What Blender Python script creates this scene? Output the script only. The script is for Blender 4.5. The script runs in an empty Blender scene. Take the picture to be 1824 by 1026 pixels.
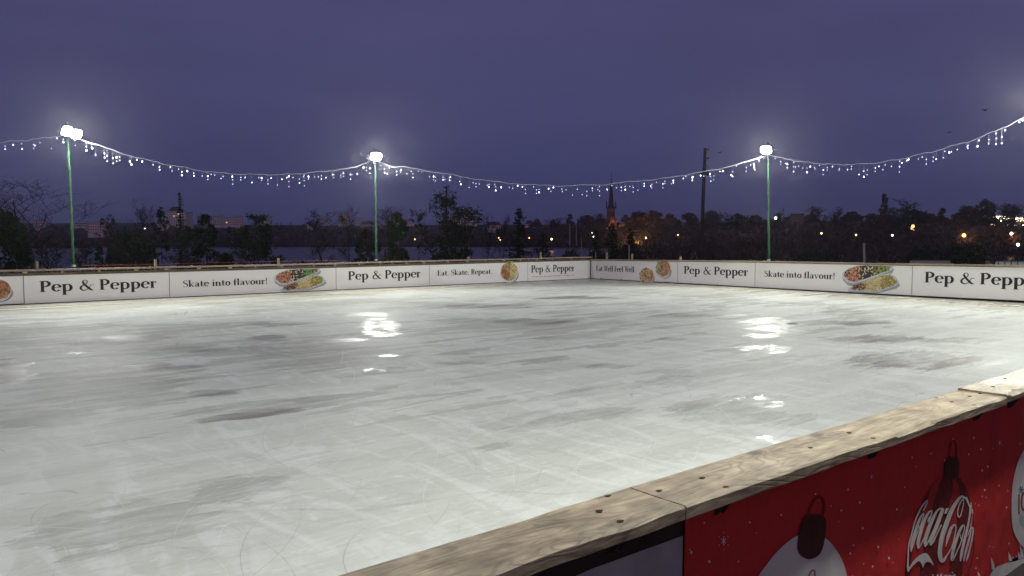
import bpy, math, random
import numpy as np
from mathutils import noise, Vector
# ---------------------------------------------------------------- camera geometry
SC = bpy.context.scene
f_px = 1385.0; H = 1.9
pitch = math.atan(88 / f_px); yaw = math.radians(50.9)
hv = np.array([math.cos(yaw), math.sin(yaw), 0.0]); RV = np.array([math.sin(yaw), -math.cos(yaw), 0.0]); ZV = np.array([0, 0, 1.0])
FV = hv * math.cos(pitch) - ZV * math.sin(pitch); UV = hv * math.sin(pitch) + ZV * math.cos(pitch); CAM = np.array([0, 0, H])
def ray(x, y): return RV * (x - 912) / f_px + UV * (513 - y) / f_px + FV
def onz(x, y, z=0.0): d = ray(x, y); return CAM + d * (z - H) / d[2]
def onY(x, y, c): d = ray(x, y); return CAM + d * c / d[1]
def onX(x, y, c): d = ray(x, y); return CAM + d * c / d[0]
def at(x, y, r):
    d = ray(x, y); return CAM + d * r / math.hypot(d[0], d[1])
cam = bpy.data.cameras.new("camera"); co = bpy.data.objects.new("camera", cam); SC.collection.objects.link(co)
cam.sensor_width = 36; cam.lens = f_px / 1824 * 36; cam.clip_end = 8000; cam.clip_start = 0.05
co.location = (0, 0, H); co.rotation_euler = (math.pi / 2 - pitch, 0, yaw - math.pi / 2)
SC.camera = co
SC.render.resolution_x = 1024; SC.render.resolution_y = 576
SC.view_settings.view_transform = 'Standard'; SC.view_settings.look = 'None'; SC.view_settings.exposure = 0.0; SC.view_settings.gamma = 1
# ---------------------------------------------------------------- world: overcast dusk sky
W = bpy.data.worlds.new("World"); SC.world = W; W.use_nodes = True
nt = W.node_tree; nt.nodes.clear(); N = nt.nodes.new; L = nt.links.new
out = N('ShaderNodeOutputWorld'); bg = N('ShaderNodeBackground'); tc = N('ShaderNodeTexCoord'); sep = N('ShaderNodeSeparateXYZ')
rp = N('ShaderNodeValToRGB'); L(tc.outputs['Generated'], sep.inputs[0]); L(sep.outputs['Z'], rp.inputs[0])
e = rp.color_ramp.elements; e[0].position = 0.0; e[0].color = (.045, .049, .136, 1); e[1].position = 0.6; e[1].color = (.060, .057, .132, 1)
m = e.new(0.06); m.color = (.047, .050, .136, 1); m = e.new(0.17); m.color = (.060, .059, .152, 1); m = e.new(0.3); m.color = (.066, .062, .152, 1)
mp = N('ShaderNodeMapping'); mp.inputs['Scale'].default_value = (1.2, 1.2, 5); L(tc.outputs['Generated'], mp.inputs[0])
nz = N('ShaderNodeTexNoise'); nz.inputs['Scale'].default_value = 2.6; nz.inputs['Detail'].default_value = 5; L(mp.outputs[0], nz.inputs['Vector'])
mr = N('ShaderNodeMapRange'); mr.inputs[1].default_value = .3; mr.inputs[2].default_value = .7; mr.inputs[3].default_value = .90; mr.inputs[4].default_value = 1.07; L(nz.outputs[0], mr.inputs[0])
mx = N('ShaderNodeVectorMath'); mx.operation = 'SCALE'; L(rp.outputs[0], mx.inputs[0]); L(mr.outputs[0], mx.inputs['Scale'])
# afterglow behind the viewer, low in the sky
dt = N('ShaderNodeVectorMath'); dt.operation = 'DOT_PRODUCT'; L(tc.outputs['Generated'], dt.inputs[0]); dt.inputs[1].default_value = (-hv[0], -hv[1], -.12)
ag = N('ShaderNodeMapRange'); ag.interpolation_type = 'SMOOTHSTEP'; ag.inputs[1].default_value = .25; ag.inputs[2].default_value = 1.0; ag.inputs[3].default_value = 0; ag.inputs[4].default_value = 1.0; L(dt.outputs['Value'], ag.inputs[0])
gl_ = N('ShaderNodeVectorMath'); gl_.operation = 'SCALE'; gl_.inputs[0].default_value = (.30, .20, .22); L(ag.outputs[0], gl_.inputs['Scale'])
sm = N('ShaderNodeVectorMath'); sm.operation = 'ADD'; L(mx.outputs[0], sm.inputs[0]); L(gl_.outputs[0], sm.inputs[1])
L(sm.outputs[0], bg.inputs[0]); bg.inputs[1].default_value = 1.0; L(bg.outputs[0], out.inputs[0])
LAMP_W = 225.0          # power of one floodlight head
# ---------------------------------------------------------------- helpers
rnd = random.Random(7)
def s2l(c): return tuple(((v / 255) / 12.92 if v / 255 <= .04045 else ((v / 255 + .055) / 1.055) ** 2.4) for v in c)
MATS = {}
def mat(name, col, rough=.6, spec=.4, emit=None, es=0, bump=0, bscale=20, var=0, vscale=3, metal=0, stretch=(1, 1, 1), trans=0):
    if name in MATS: return MATS[name]
    m = bpy.data.materials.new(name); m.use_nodes = True; t = m.node_tree; b = t.nodes['Principled BSDF']
    b.inputs['Base Color'].default_value = (*col, 1); b.inputs['Roughness'].default_value = rough
    b.inputs['Specular IOR Level'].default_value = spec; b.inputs['Metallic'].default_value = metal
    if emit: b.inputs['Emission Color'].default_value = (*emit, 1); b.inputs['Emission Strength'].default_value = es
    if var or bump:
        c = t.nodes.new('ShaderNodeTexCoord'); mp = t.nodes.new('ShaderNodeMapping'); mp.inputs['Scale'].default_value = stretch
        t.links.new(c.outputs['Object'], mp.inputs[0])
        n = t.nodes.new('ShaderNodeTexNoise'); n.inputs['Scale'].default_value = vscale; n.inputs['Detail'].default_value = 6
        t.links.new(mp.outputs[0], n.inputs['Vector'])
        if var:
            r = t.nodes.new('ShaderNodeMapRange'); r.inputs[1].default_value = .25; r.inputs[2].default_value = .75
            r.inputs[3].default_value = 1 - var; r.inputs[4].default_value = 1 + var; t.links.new(n.outputs[0], r.inputs[0])
            s = t.nodes.new('ShaderNodeVectorMath'); s.operation = 'SCALE'; s.inputs[0].default_value = col
            t.links.new(r.outputs[0], s.inputs['Scale']); t.links.new(s.outputs[0], b.inputs['Base Color'])
        if bump:
            n2 = t.nodes.new('ShaderNodeTexNoise'); n2.inputs['Scale'].default_value = bscale; n2.inputs['Detail'].default_value = 4
            t.links.new(mp.outputs[0], n2.inputs['Vector']); bp = t.nodes.new('ShaderNodeBump'); bp.inputs['Strength'].default_value = bump
            bp.inputs['Distance'].default_value = .05; t.links.new(n2.outputs[0], bp.inputs['Height']); t.links.new(bp.outputs[0], b.inputs['Normal'])
    if emit: m.cycles.emission_sampling = 'NONE'
    MATS[name] = m; return m
def tag(o, label=None, cat=None, group=None, kind=None):
    if label: o['label'] = label
    if cat: o['category'] = cat
    if group: o['group'] = group
    if kind: o['kind'] = kind
    return o
def link(o, parent=None):
    SC.collection.objects.link(o)
    if parent is not None: o.parent = parent
    return o
def empty(name, loc=(0, 0, 0), rz=0):
    o = bpy.data.objects.new(name, None); o.location = loc; o.rotation_euler = (0, 0, rz); o.empty_display_size = .2; return link(o)
class MB:
    def __init__(s): s.v = []; s.f = []; s.m = []
    def add(s, vs, fs, mi=0):
        k = len(s.v); s.v += [tuple(p) for p in vs]; s.f += [tuple(i + k for i in q) for q in fs]; s.m += [mi] * len(fs); return s
    def box(s, a, b, mi=0):
        x0, y0, z0 = a; x1, y1, z1 = b
        return s.add([(x0, y0, z0), (x1, y0, z0), (x1, y1, z0), (x0, y1, z0), (x0, y0, z1), (x1, y0, z1), (x1, y1, z1), (x0, y1, z1)],
                     [(0, 3, 2, 1), (4, 5, 6, 7), (0, 1, 5, 4), (1, 2, 6, 5), (2, 3, 7, 6), (3, 0, 4, 7)], mi)
    def obox(s, c, ax, ay, az, mi=0):
        c, ax, ay, az = map(np.array, (c, ax, ay, az)); P = []
        for k in (-1, 1):
            for (i, j) in ((-1, -1), (1, -1), (1, 1), (-1, 1)): P.append(c + ax * i + ay * j + az * k)
        return s.add(P, [(0, 3, 2, 1), (4, 5, 6, 7), (0, 1, 5, 4), (1, 2, 6, 5), (2, 3, 7, 6), (3, 0, 4, 7)], mi)
    def tube(s, pts, rad, n=8, mi=0, cap=True):
        pts = [np.array(p, float) for p in pts]; R = rad if hasattr(rad, '__len__') else [rad] * len(pts)
        vs = []; m = len(pts)
        for i, p in enumerate(pts):
            d = pts[min(i + 1, m - 1)] - pts[max(i - 1, 0)]; d = d / (np.linalg.norm(d) + 1e-9)
            a = np.cross(d, ZV if abs(d[2]) < .9 else np.array([1., 0, 0])); a /= np.linalg.norm(a); b = np.cross(d, a)
            for k in range(n):
                t = 2 * math.pi * k / n; vs.append(p + R[i] * (a * math.cos(t) + b * math.sin(t)))
        fs = [(i * n + k, i * n + (k + 1) % n, (i + 1) * n + (k + 1) % n, (i + 1) * n + k) for i in range(m - 1) for k in range(n)]
        if cap: fs += [tuple(range(n))[::-1], tuple(range((m - 1) * n, m * n))]
        return s.add(vs, fs, mi)
    def lathe(s, c, prof, n=10, mi=0):
        vs = []; m = len(prof)
        for (r, z) in prof:
            for k in range(n):
                t = 2 * math.pi * (k + .5) / n; vs.append((c[0] + r * math.cos(t), c[1] + r * math.sin(t), c[2] + z))
        fs = [(i * n + k, i * n + (k + 1) % n, (i + 1) * n + (k + 1) % n, (i + 1) * n + k) for i in range(m - 1) for k in range(n)]
        fs += [tuple(range(n))[::-1], tuple(range((m - 1) * n, m * n))]
        return s.add(vs, fs, mi)
    def mesh(s, name, mats):
        me = bpy.data.meshes.new(name); me.from_pydata(s.v, [], s.f)
        for q in (mats if isinstance(mats, (list, tuple)) else [mats]): me.materials.append(q)
        me.polygons.foreach_set('material_index', s.m); me.update(); return me
    def build(s, name, mats, parent=None, smooth=False, loc=None):
        me = s.mesh(name, mats)
        if smooth: me.polygons.foreach_set('use_smooth', [True] * len(me.polygons))
        o = bpy.data.objects.new(name, me)
        if loc is not None: o.location = loc
        return link(o, parent)
def copy_tree(o, parent=None):
    c = o.copy(); SC.collection.objects.link(c); c.parent = parent
    for ch in list(o.children): copy_tree(ch, c)
    return c
# ---------------------------------------------------------------- terrain
XC, YC = 26.196, 26.306            # far corner of the rink
def az_px(x, y):                   # photo column of a ground direction (only a way to speak of azimuth)
    v = np.array([x, y, 0.0]); fd = v @ hv
    if fd <= 1e-6: return -4000 if (v @ RV) < 0 else 6000
    return max(-4000, min(6000, 912 + f_px * (v @ RV) / fd))
def smooth(t): t = max(0., min(1., t)); return t * t * (3 - 2 * t)
def shore(px): return 600 - 260 * smooth((px - 900) / 500)
LAKE = -4.6
def ground_z(x, y):
    r = math.hypot(x, y); px = az_px(x, y); S = shore(px)
    if r < 45: return -.22
    if r < 150: return -.22 - 5.0 * (r - 45) / 105
    if r < S: return -5.6
    right = smooth((px - 1250) / 400)
    z = -5.6 + 2.6 * smooth((r - S) / 25)
    z += right * 11 * smooth((r - S - 15) / 90)
    z += (31 - 12 * right) * smooth((r - S - 60) / 900) * (1 + .22 * noise.noise(Vector((x / 260, y / 260, 3))))
    z += 1.2 * noise.noise(Vector((x / 60, y / 60, 9))) * smooth((r - S - 20) / 100)
    return z
rings = [0, 20, 45, 60, 80, 100, 125, 150, 200] + list(range(280, 720, 14)) + list(range(720, 1700, 45)) + [1800, 2000, 2200]
nA = 300; mb = MB(); vs = []
for r in rings:
    for k in range(nA):
        t = 2 * math.pi * k / nA; x, y = r * math.cos(t), r * math.sin(t)
        if r == 0: x = y = 0.001 * k
        vs.append((x, y, ground_z(x, y)))
mb.add(vs, [(i * nA + k, i * nA + (k + 1) % nA, (i + 1) * nA + (k + 1) % nA, (i + 1) * nA + k) for i in range(len(rings) - 1) for k in range(nA)])
G = mb.build('ground', mat('earth_grass', (.030, .026, .024), .95, .1, var=.5, vscale=.05), smooth=True); tag(G, kind='structure')
m_w = mat('lake_water', (.02, .022, .035), .30, .8, bump=.5, bscale=1.1, stretch=(1, 1, 1))
tag(MB().add([(-1500, -1500, LAKE), (1500, -1500, LAKE), (1500, 1500, LAKE), (-1500, 1500, LAKE)], [(0, 1, 2, 3)]).build('lake', m_w), kind='structure')
# ---------------------------------------------------------------- ice
X0R, YN = -14.0, 1.97
def ice_material():
    m = bpy.data.materials.new('rink_ice'); m.use_nodes = True; t = m.node_tree; b = t.nodes['Principled BSDF']; N = t.nodes.new; L = t.links.new
    geo = N('ShaderNodeNewGeometry'); pos = geo.outputs['Position']
    def mapp(scale, loc=(0, 0, 0), rz=0):
        q = N('ShaderNodeMapping'); q.inputs['Scale'].default_value = scale; q.inputs['Location'].default_value = loc; q.inputs['Rotation'].default_value = (0, 0, rz); L(pos, q.inputs[0]); return q.outputs[0]
    def nz(v, s, d=4, dist=0, r=.5):
        n = N('ShaderNodeTexNoise'); n.inputs['Scale'].default_value = s; n.inputs['Detail'].default_value = d; n.inputs['Distortion'].default_value = dist; n.inputs['Roughness'].default_value = r; L(v, n.inputs['Vector']); return n.outputs[0]
    def mr(v, a, b_, c=0., d=1., st='SMOOTHSTEP'):
        n = N('ShaderNodeMapRange'); n.interpolation_type = st; n.clamp = True if st == 'LINEAR' else n.clamp
        for i, q in enumerate((a, b_, c, d)): n.inputs[i + 1].default_value = q
        L(v, n.inputs[0]); return n.outputs[0]
    def ma(op, a, b_=None, clamp=False):
        n = N('ShaderNodeMath'); n.operation = op; n.use_clamp = clamp
        for i, q in enumerate((a, b_)):
            if q is None: continue
            if isinstance(q, (int, float)): n.inputs[i].default_value = q
            else: L(q, n.inputs[i])
        return n.outputs[0]
    def mix(fac, a, b_):
        n = N('ShaderNodeMix'); n.data_type = 'RGBA'
        L(fac, n.inputs[0])
        for i, q in ((6, a), (7, b_)):
            if isinstance(q, tuple): n.inputs[i].default_value = (*q, 1)
            else: L(q, n.inputs[i])
        return n.outputs[2]
    fine0 = nz(mapp((1.4, 15, 1), rz=-.08), 1.0, 6, .2, .65)
    iso0 = nz(mapp((.8, 1.9, 1), (11, 2, 0)), 1.3, 7, .4, .68)
    sp0 = N('ShaderNodeSeparateXYZ'); L(pos, sp0.inputs[0]); fy = mr(sp0.outputs['Y'], 7, 13)
    en = nz(mapp((.75, 3.2, 1)), 1.5, 8, .35, .68); ef = nz(mapp((.30, 1.9, 1), (5, 5, 0), .06), 1.3, 3, .3, .58)     # ragged, drawn out along the resurfacer's runs
    edge_n = ma('ADD', ma('MULTIPLY', en, ma('SUBTRACT', 1.0, fy)), ma('MULTIPLY', ef, fy))
    def blob(px, py, ax, ay, skew=0.):
        c = onz(px, py); e1 = (onz(px + ax, py - skew * ax) - onz(px - ax, py + skew * ax))[:2] / 2; e2 = (onz(px, py - ay) - onz(px, py + ay))[:2] / 2
        M = np.linalg.inv(np.array([e1, e2]).T)
        s = N('ShaderNodeVectorMath'); s.operation = 'SUBTRACT'; L(pos, s.inputs[0]); s.inputs[1].default_value = (c[0], c[1], 0)
        r = []
        for k in range(2):
            d = N('ShaderNodeVectorMath'); d.operation = 'DOT_PRODUCT'; L(s.outputs[0], d.inputs[0]); d.inputs[1].default_value = (M[k][0], M[k][1], 0)
            r.append(ma('MULTIPLY', d.outputs['Value'], d.outputs['Value']))
        q = ma('ADD', r[0], r[1]); q = ma('ADD', q, ma('MULTIPLY', ma('SUBTRACT', edge_n, .5), 4.6))
        return mr(q, .85, .55)
    def union(bl):
        o = None
        for q in bl: o = q if o is None else ma('MAXIMUM', o, q)
        return o
    dark = union([blob(*a) for a in ((480, 577, 100, 6), (478, 602, 45, 7), (300, 655, 75, 9), (600, 606, 60, 5), (330, 622, 70, 6), (950, 573, 80, 7), (1078, 652, 55, 5), (455, 738, 130, 9, .1),
             (1235, 722, 75, 13, .1), (1640, 640, 150, 19), (1560, 604, 110, 8), (860, 546, 110, 5), (1240, 562, 90, 5), (1490, 575, 110, 5), (830, 647, 60, 4), (375, 700, 50, 8), (15, 655, 45, 24),
             (1700, 606, 100, 6), (250, 600, 60, 6), (1200, 604, 30, 3), (640, 560, 60, 4), (1020, 530, 90, 4))])
    grey = union([blob(*a) for a in ((260, 925, 140, 40, .1), (140, 950, 120, 45, .1), (90, 745, 120, 16, .1), (880, 796, 50, 7, .2), (1290, 722, 110, 24, .1), (1100, 690, 130, 10, .15), (600, 640, 160, 26), (200, 690, 170, 40), (430, 870, 110, 30, .1),
             (1020, 745, 140, 14, .15), (1350, 745, 110, 18), (520, 720, 220, 14, .1))])
    wet = union([blob(*a) for a in ((1352, 716, 55, 13), (1371, 783, 40, 9), (665, 659, 28, 4), (688, 633, 24, 2.5), (140, 629, 22, 2.5), (112, 643, 13, 2), (1365, 622, 55, 9), (680, 582, 40, 16), (1370, 580, 55, 22))])
    wet = ma('MULTIPLY', wet, mr(nz(mapp((2.2, 2.6, 1), (3, 8, 0)), 1.0, 6, .6, .7), .40, .62, .0, .9))
    # distance of the wet, yellowish melt band along the far boards
    sp = N('ShaderNodeSeparateXYZ'); L(pos, sp.inputs[0])
    dl = ma('SUBTRACT', YC, sp.outputs['Y']); dr = ma('SUBTRACT', XC, sp.outputs['X']); dm = ma('MINIMUM', dl, dr)
    band = mr(ma('ADD', dm, ma('MULTIPLY', ma('SUBTRACT', edge_n, .5), 7)), 4.2, .6)
    big = nz(mapp((.12, .22, 1), (3, 1, 0)), 1.0, 5, .4, .6)
    streak = nz(mapp((.30, 2.6, 1), rz=.05), 1.0, 7, .35, .6)
    fine = nz(mapp((1.4, 15, 1), rz=-.08), 1.0, 6, .2, .65)
    brush = nz(mapp((3.0, .9, 1), rz=.5), .8, 7, 1.2, .6)
    far = mr(sp.outputs['Y'], 6, 12)
    patch = nz(mapp((.22, .26, 1), (7, 2, 0)), 1.0, 2, .4, .5); iso = nz(mapp((.45, 2.2, 1), (1, 2, 0), .04), 1.0, 3, .4, .6)
    comb = ma('MULTIPLY', mr(ma('ADD', ma('ADD', ma('MULTIPLY', patch, .45), ma('MULTIPLY', iso, .35)), ma('MULTIPLY', edge_n, .2)), .532, .538), far)
    comb2 = ma('MULTIPLY', mr(ma('ADD', ma('MULTIPLY', nz(mapp((.3, .4, 1), (27, 12, 0)), 1.0, 2, .4, .5), .5), ma('MULTIPLY', nz(mapp((.5, 2.6, 1), (21, 32, 0), .05), 1.0, 3, .5, .6), .5)), .56, .57), mr(sp.outputs['Y'], 4, 9))
    col = mix(mr(streak, .3, .7), (.62, .655, .615), (.52, .55, .515))
    col = mix(ma('MULTIPLY', mr(big, .42, .62), .35), col, (.40, .415, .38))
    col = mix(ma('MULTIPLY', mr(brush, .48, .62), .42), col, (.69, .73, .72))
    col = mix(ma('MULTIPLY', mr(fine, .5, .75), .32), col, (.36, .375, .36))
    col = mix(ma('MULTIPLY', ma('MULTIPLY', grey, mr(ma('ADD', ma('MULTIPLY', iso0, .5), ma('MULTIPLY', streak, .5)), .40, .58, .25, 1.0)), .58), col, (.27, .285, .265))
    col = mix(ma('MULTIPLY', comb, .48), col, (.33, .33, .30))
    col = mix(ma('MULTIPLY', comb2, .42), col, (.24, .235, .21))
    streak2 = mr(streak, .38, .62, .45, 1.0, 'LINEAR')
    col = mix(ma('MULTIPLY', ma('MULTIPLY', dark, .95), ma('MULTIPLY', streak2, mr(iso0, .40, .52, .5, 1.0))), col, (.22, .205, .19))
    col = mix(ma('MULTIPLY', band, .8), col, (.33, .305, .235))
    speck = nz(mapp((6, 16, 1), rz=.1), 1.0, 6, .3, .7); col = mix(ma('MULTIPLY', mr(speck, .54, .66), .35), col, (.40, .42, .40)); col = mix(ma('MULTIPLY', mr(speck, .44, .34), .35), col, (.72, .76, .74))
    # skate scratches: thin winding contour lines
    scr = None
    for (s, lo, w, rz) in ((.55, (0, 0, 0), .0007, .4), (1.1, (31, 3, 0), .0010, 1.6)):
        n = nz(mapp((1, .55, 1), lo, rz), s, 1, .0, .35)
        l = mr(ma('ABSOLUTE', ma('SUBTRACT', n, .5)), w * 2.0, w * .3)
        g = mr(nz(mapp((1, 1, 1), lo), .9, 4), .50, .62)
        l = ma('MULTIPLY', l, g); scr = l if scr is None else ma('MAXIMUM', scr, l)
    scrw = None
    for (s, lo, w, rz) in ((.6, (40, 3, 0), .0007, .9),):
        n = nz(mapp((1, .6, 1), lo, rz), s, 1, .0, .35)
        l = mr(ma('ABSOLUTE', ma('SUBTRACT', n, .5)), w * 1.2, w * .2)
        l = ma('MULTIPLY', l, mr(nz(mapp((1, 1, 1), lo), .7, 4), .46, .6)); scrw = l if scrw is None else ma('MAXIMUM', scrw, l)
    col = mix(ma('MULTIPLY', scr, .5), col, (.24, .25, .24))
    col = mix(ma('MULTIPLY', scrw, .28), col, (.80, .84, .83))
    # curved trail left by the resurfacer's turn
    c1 = onz(640, 610); p1 = onz(432, 615); rad = float(np.linalg.norm((p1 - c1)[:2]))
    s = N('ShaderNodeVectorMath'); s.operation = 'DISTANCE'; L(pos, s.inputs[0]); s.inputs[1].default_value = (c1[0], c1[1], 0)
    dd = ma('SUBTRACT', s.outputs['Value'], rad); arc = ma('MULTIPLY', mr(dd, -1.3, -1.1), mr(dd, .12, .0))
    fw = N('ShaderNodeMath'); fw.operation = 'SINE'; L(ma('MULTIPLY', dd, 24.), fw.inputs[0])
    arc = ma('MULTIPLY', arc, mr(sp.outputs['X'], c1[0] - .3, c1[0] - 2.0)); arc = ma('MULTIPLY', arc, mr(fw.outputs[0], -1, 1, .35, .85, 'LINEAR'))
    col = mix(ma('MULTIPLY', arc, .42), col, (.26, .25, .25))
    L(col, b.inputs['Base Color'])
    rough = ma('ADD', mr(streak, .3, .7, .66, .52, 'LINEAR'), ma('MULTIPLY', fine, .06))
    rough = ma('SUBTRACT', rough, ma('MULTIPLY', ma('MAXIMUM', ma('MAXIMUM', ma('MULTIPLY', dark, .6), ma('MULTIPLY', comb, .0)), 0.0), .34))
    rough = ma('SUBTRACT', rough, ma('MULTIPLY', ma('MAXIMUM', ma('MULTIPLY', wet, .88), ma('MULTIPLY', band, .85)), .46))
    rough = ma('MAXIMUM', rough, .20); L(rough, b.inputs['Roughness'])
    b.inputs['IOR'].default_value = 1.33; gl = ma('MAXIMUM', ma('MAXIMUM', ma('MULTIPLY', dark, .45), ma('MULTIPLY', comb, .0)), ma('MAXIMUM', ma('MULTIPLY', wet, .42), ma('MULTIPLY', band, .9))); L(mr(gl, 0, 1, .06, .5, 'LINEAR'), b.inputs['Specular IOR Level'])
    hb = ma('ADD', ma('MULTIPLY', fine, .5), ma('ADD', ma('MULTIPLY', nz(mapp((1, 3, 1)), 6, 4), .5), ma('MULTIPLY', ma('ADD', scrw, scr), -.3)))
    bp = N('ShaderNodeBump'); bp.inputs['Strength'].default_value = .35; bp.inputs['Distance'].default_value = .006; L(hb, bp.inputs['Height']); L(bp.outputs[0], b.inputs['Normal'])
    return m
tag(MB().add([(X0R, YN - .15, 0), (XC + .05, YN - .15, 0), (XC + .05, YC + .05, 0), (X0R, YC + .05, 0)], [(0, 1, 2, 3)]).build('ice', ice_material()), kind='structure')
tag(MB().box((X0R - .6, 1.9, -.2), (XC + .5, YC + .5, -.004)).build('rink_base', mat('dark_base', (.05, .045, .04), .9)), kind='structure')
# skate cuts: hair-thin arcs scored into the surface
def skate_cuts():
    rg = random.Random(12); mb = MB()
    spots = [onz(*p)[:2] for p in ((1230, 770), (700, 900), (560, 960), (300, 960), (1640, 650), (1500, 700), (980, 760), (420, 880), (1300, 650), (800, 780), (1000, 690), (540, 640))]
    for k in range(800):
        c = spots[rg.randrange(len(spots))] if rg.random() < .8 else np.array([rg.uniform(-1, 24), rg.uniform(4, 24)])
        x, y = c[0] + rg.gauss(0, 1.1), c[1] + rg.gauss(0, 1.0)
        if not (YN + .1 < y < YC - 1 and x < XC - 1): continue
        a = rg.gauss(.1, .5) if rg.random() < .6 else rg.uniform(0, 6.28); ln = rg.choice((.3, .5, .8, 1.2, 2.2)) * rg.uniform(.6, 1.3); cv = rg.gauss(0, .5); n = 14; w = rg.uniform(.0012, .0030) * (1 + .12 * math.hypot(x, y)); P = []
        for i in range(n + 1):
            P.append((x, y)); a += cv * ln / n; x += math.cos(a) * ln / n; y += math.sin(a) * ln / n
        vs = []
        for i, (px, py) in enumerate(P):
            t = i / n; ww = w * math.sin(math.pi * min(.97, max(.03, t))) ** .5 / 2; q0, q1 = P[max(0, i - 1)], P[min(n, i + 1)]; dx, dy = q1[0] - q0[0], q1[1] - q0[1]; l = math.hypot(dx, dy) + 1e-9
            z = .0012 + .0012 * (k % 7) / 7; vs += [(px - dy / l * ww, py + dx / l * ww, z), (px + dy / l * ww, py - dx / l * ww, z)]
        mb.add(vs, [(2 * i, 2 * i + 1, 2 * i + 3, 2 * i + 2) for i in range(n)], 0 if rg.random() < .55 else 1)
    o = mb.build('skate_cuts', [mat('cut_frost', (.63, .66, .64), .7, .1), mat('cut_grey', (.37, .385, .37), .5, .3)]); tag(o, 'fine curved skate cuts scored across the ice', 'skate cuts', kind='stuff')
skate_cuts()
# ---------------------------------------------------------------- lettering (high contrast serif drawn from pen strokes)
def cr(pts, k=6):
    P = [np.array(p, float) for p in pts]; P = [2 * P[0] - P[1]] + P + [2 * P[-1] - P[-2]]; o = []
    for i in range(1, len(P) - 2):
        for j in range(k):
            t = j / k; a, b, c, d = P[i - 1:i + 3]
            o.append(.5 * ((2 * b) + (c - a) * t + (2 * a - 5 * b + 4 * c - d) * t * t + (3 * b - a - 3 * c + d) * t ** 3))
    o.append(P[-2]); return o
def ribbon(pts, sm=True, k=6):
    P = cr(pts, k) if sm else [np.array(p, float) for p in pts]; l = []; r = []
    for i, p in enumerate(P):
        d = (P[min(i + 1, len(P) - 1)] - P[max(i - 1, 0)])[:2]; d = d / (np.hypot(*d) + 1e-9); n = np.array([-d[1], d[0]]); w = max(p[2], .002) / 2
        l.append(p[:2] + n * w); r.append(p[:2] - n * w)
    m = len(P); return l + r, [(i, i + 1, m + i + 1, m + i) for i in range(m - 1)]
def arc(cx, cy, rx, ry, a0, a1, tk=.198, tn=.062, n=20):
    return [(cx + rx * math.cos(math.radians(a0 + (a1 - a0) * i / n)), cy + ry * math.sin(math.radians(a0 + (a1 - a0) * i / n)),
             tn + (tk - tn) * abs(math.cos(math.radians(a0 + (a1 - a0) * i / n))) ** 1.3) for i in range(n + 1)]
def S(*p): return ('s', p)            # straight
def K(*p): return ('c', p)            # curve
def Ar(*a, **k): return ('a', arc(*a, **k))
def serif(x, y, w=.3): return S((x - w / 2, y, .045), (x + w / 2, y, .045))
T = .195
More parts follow.
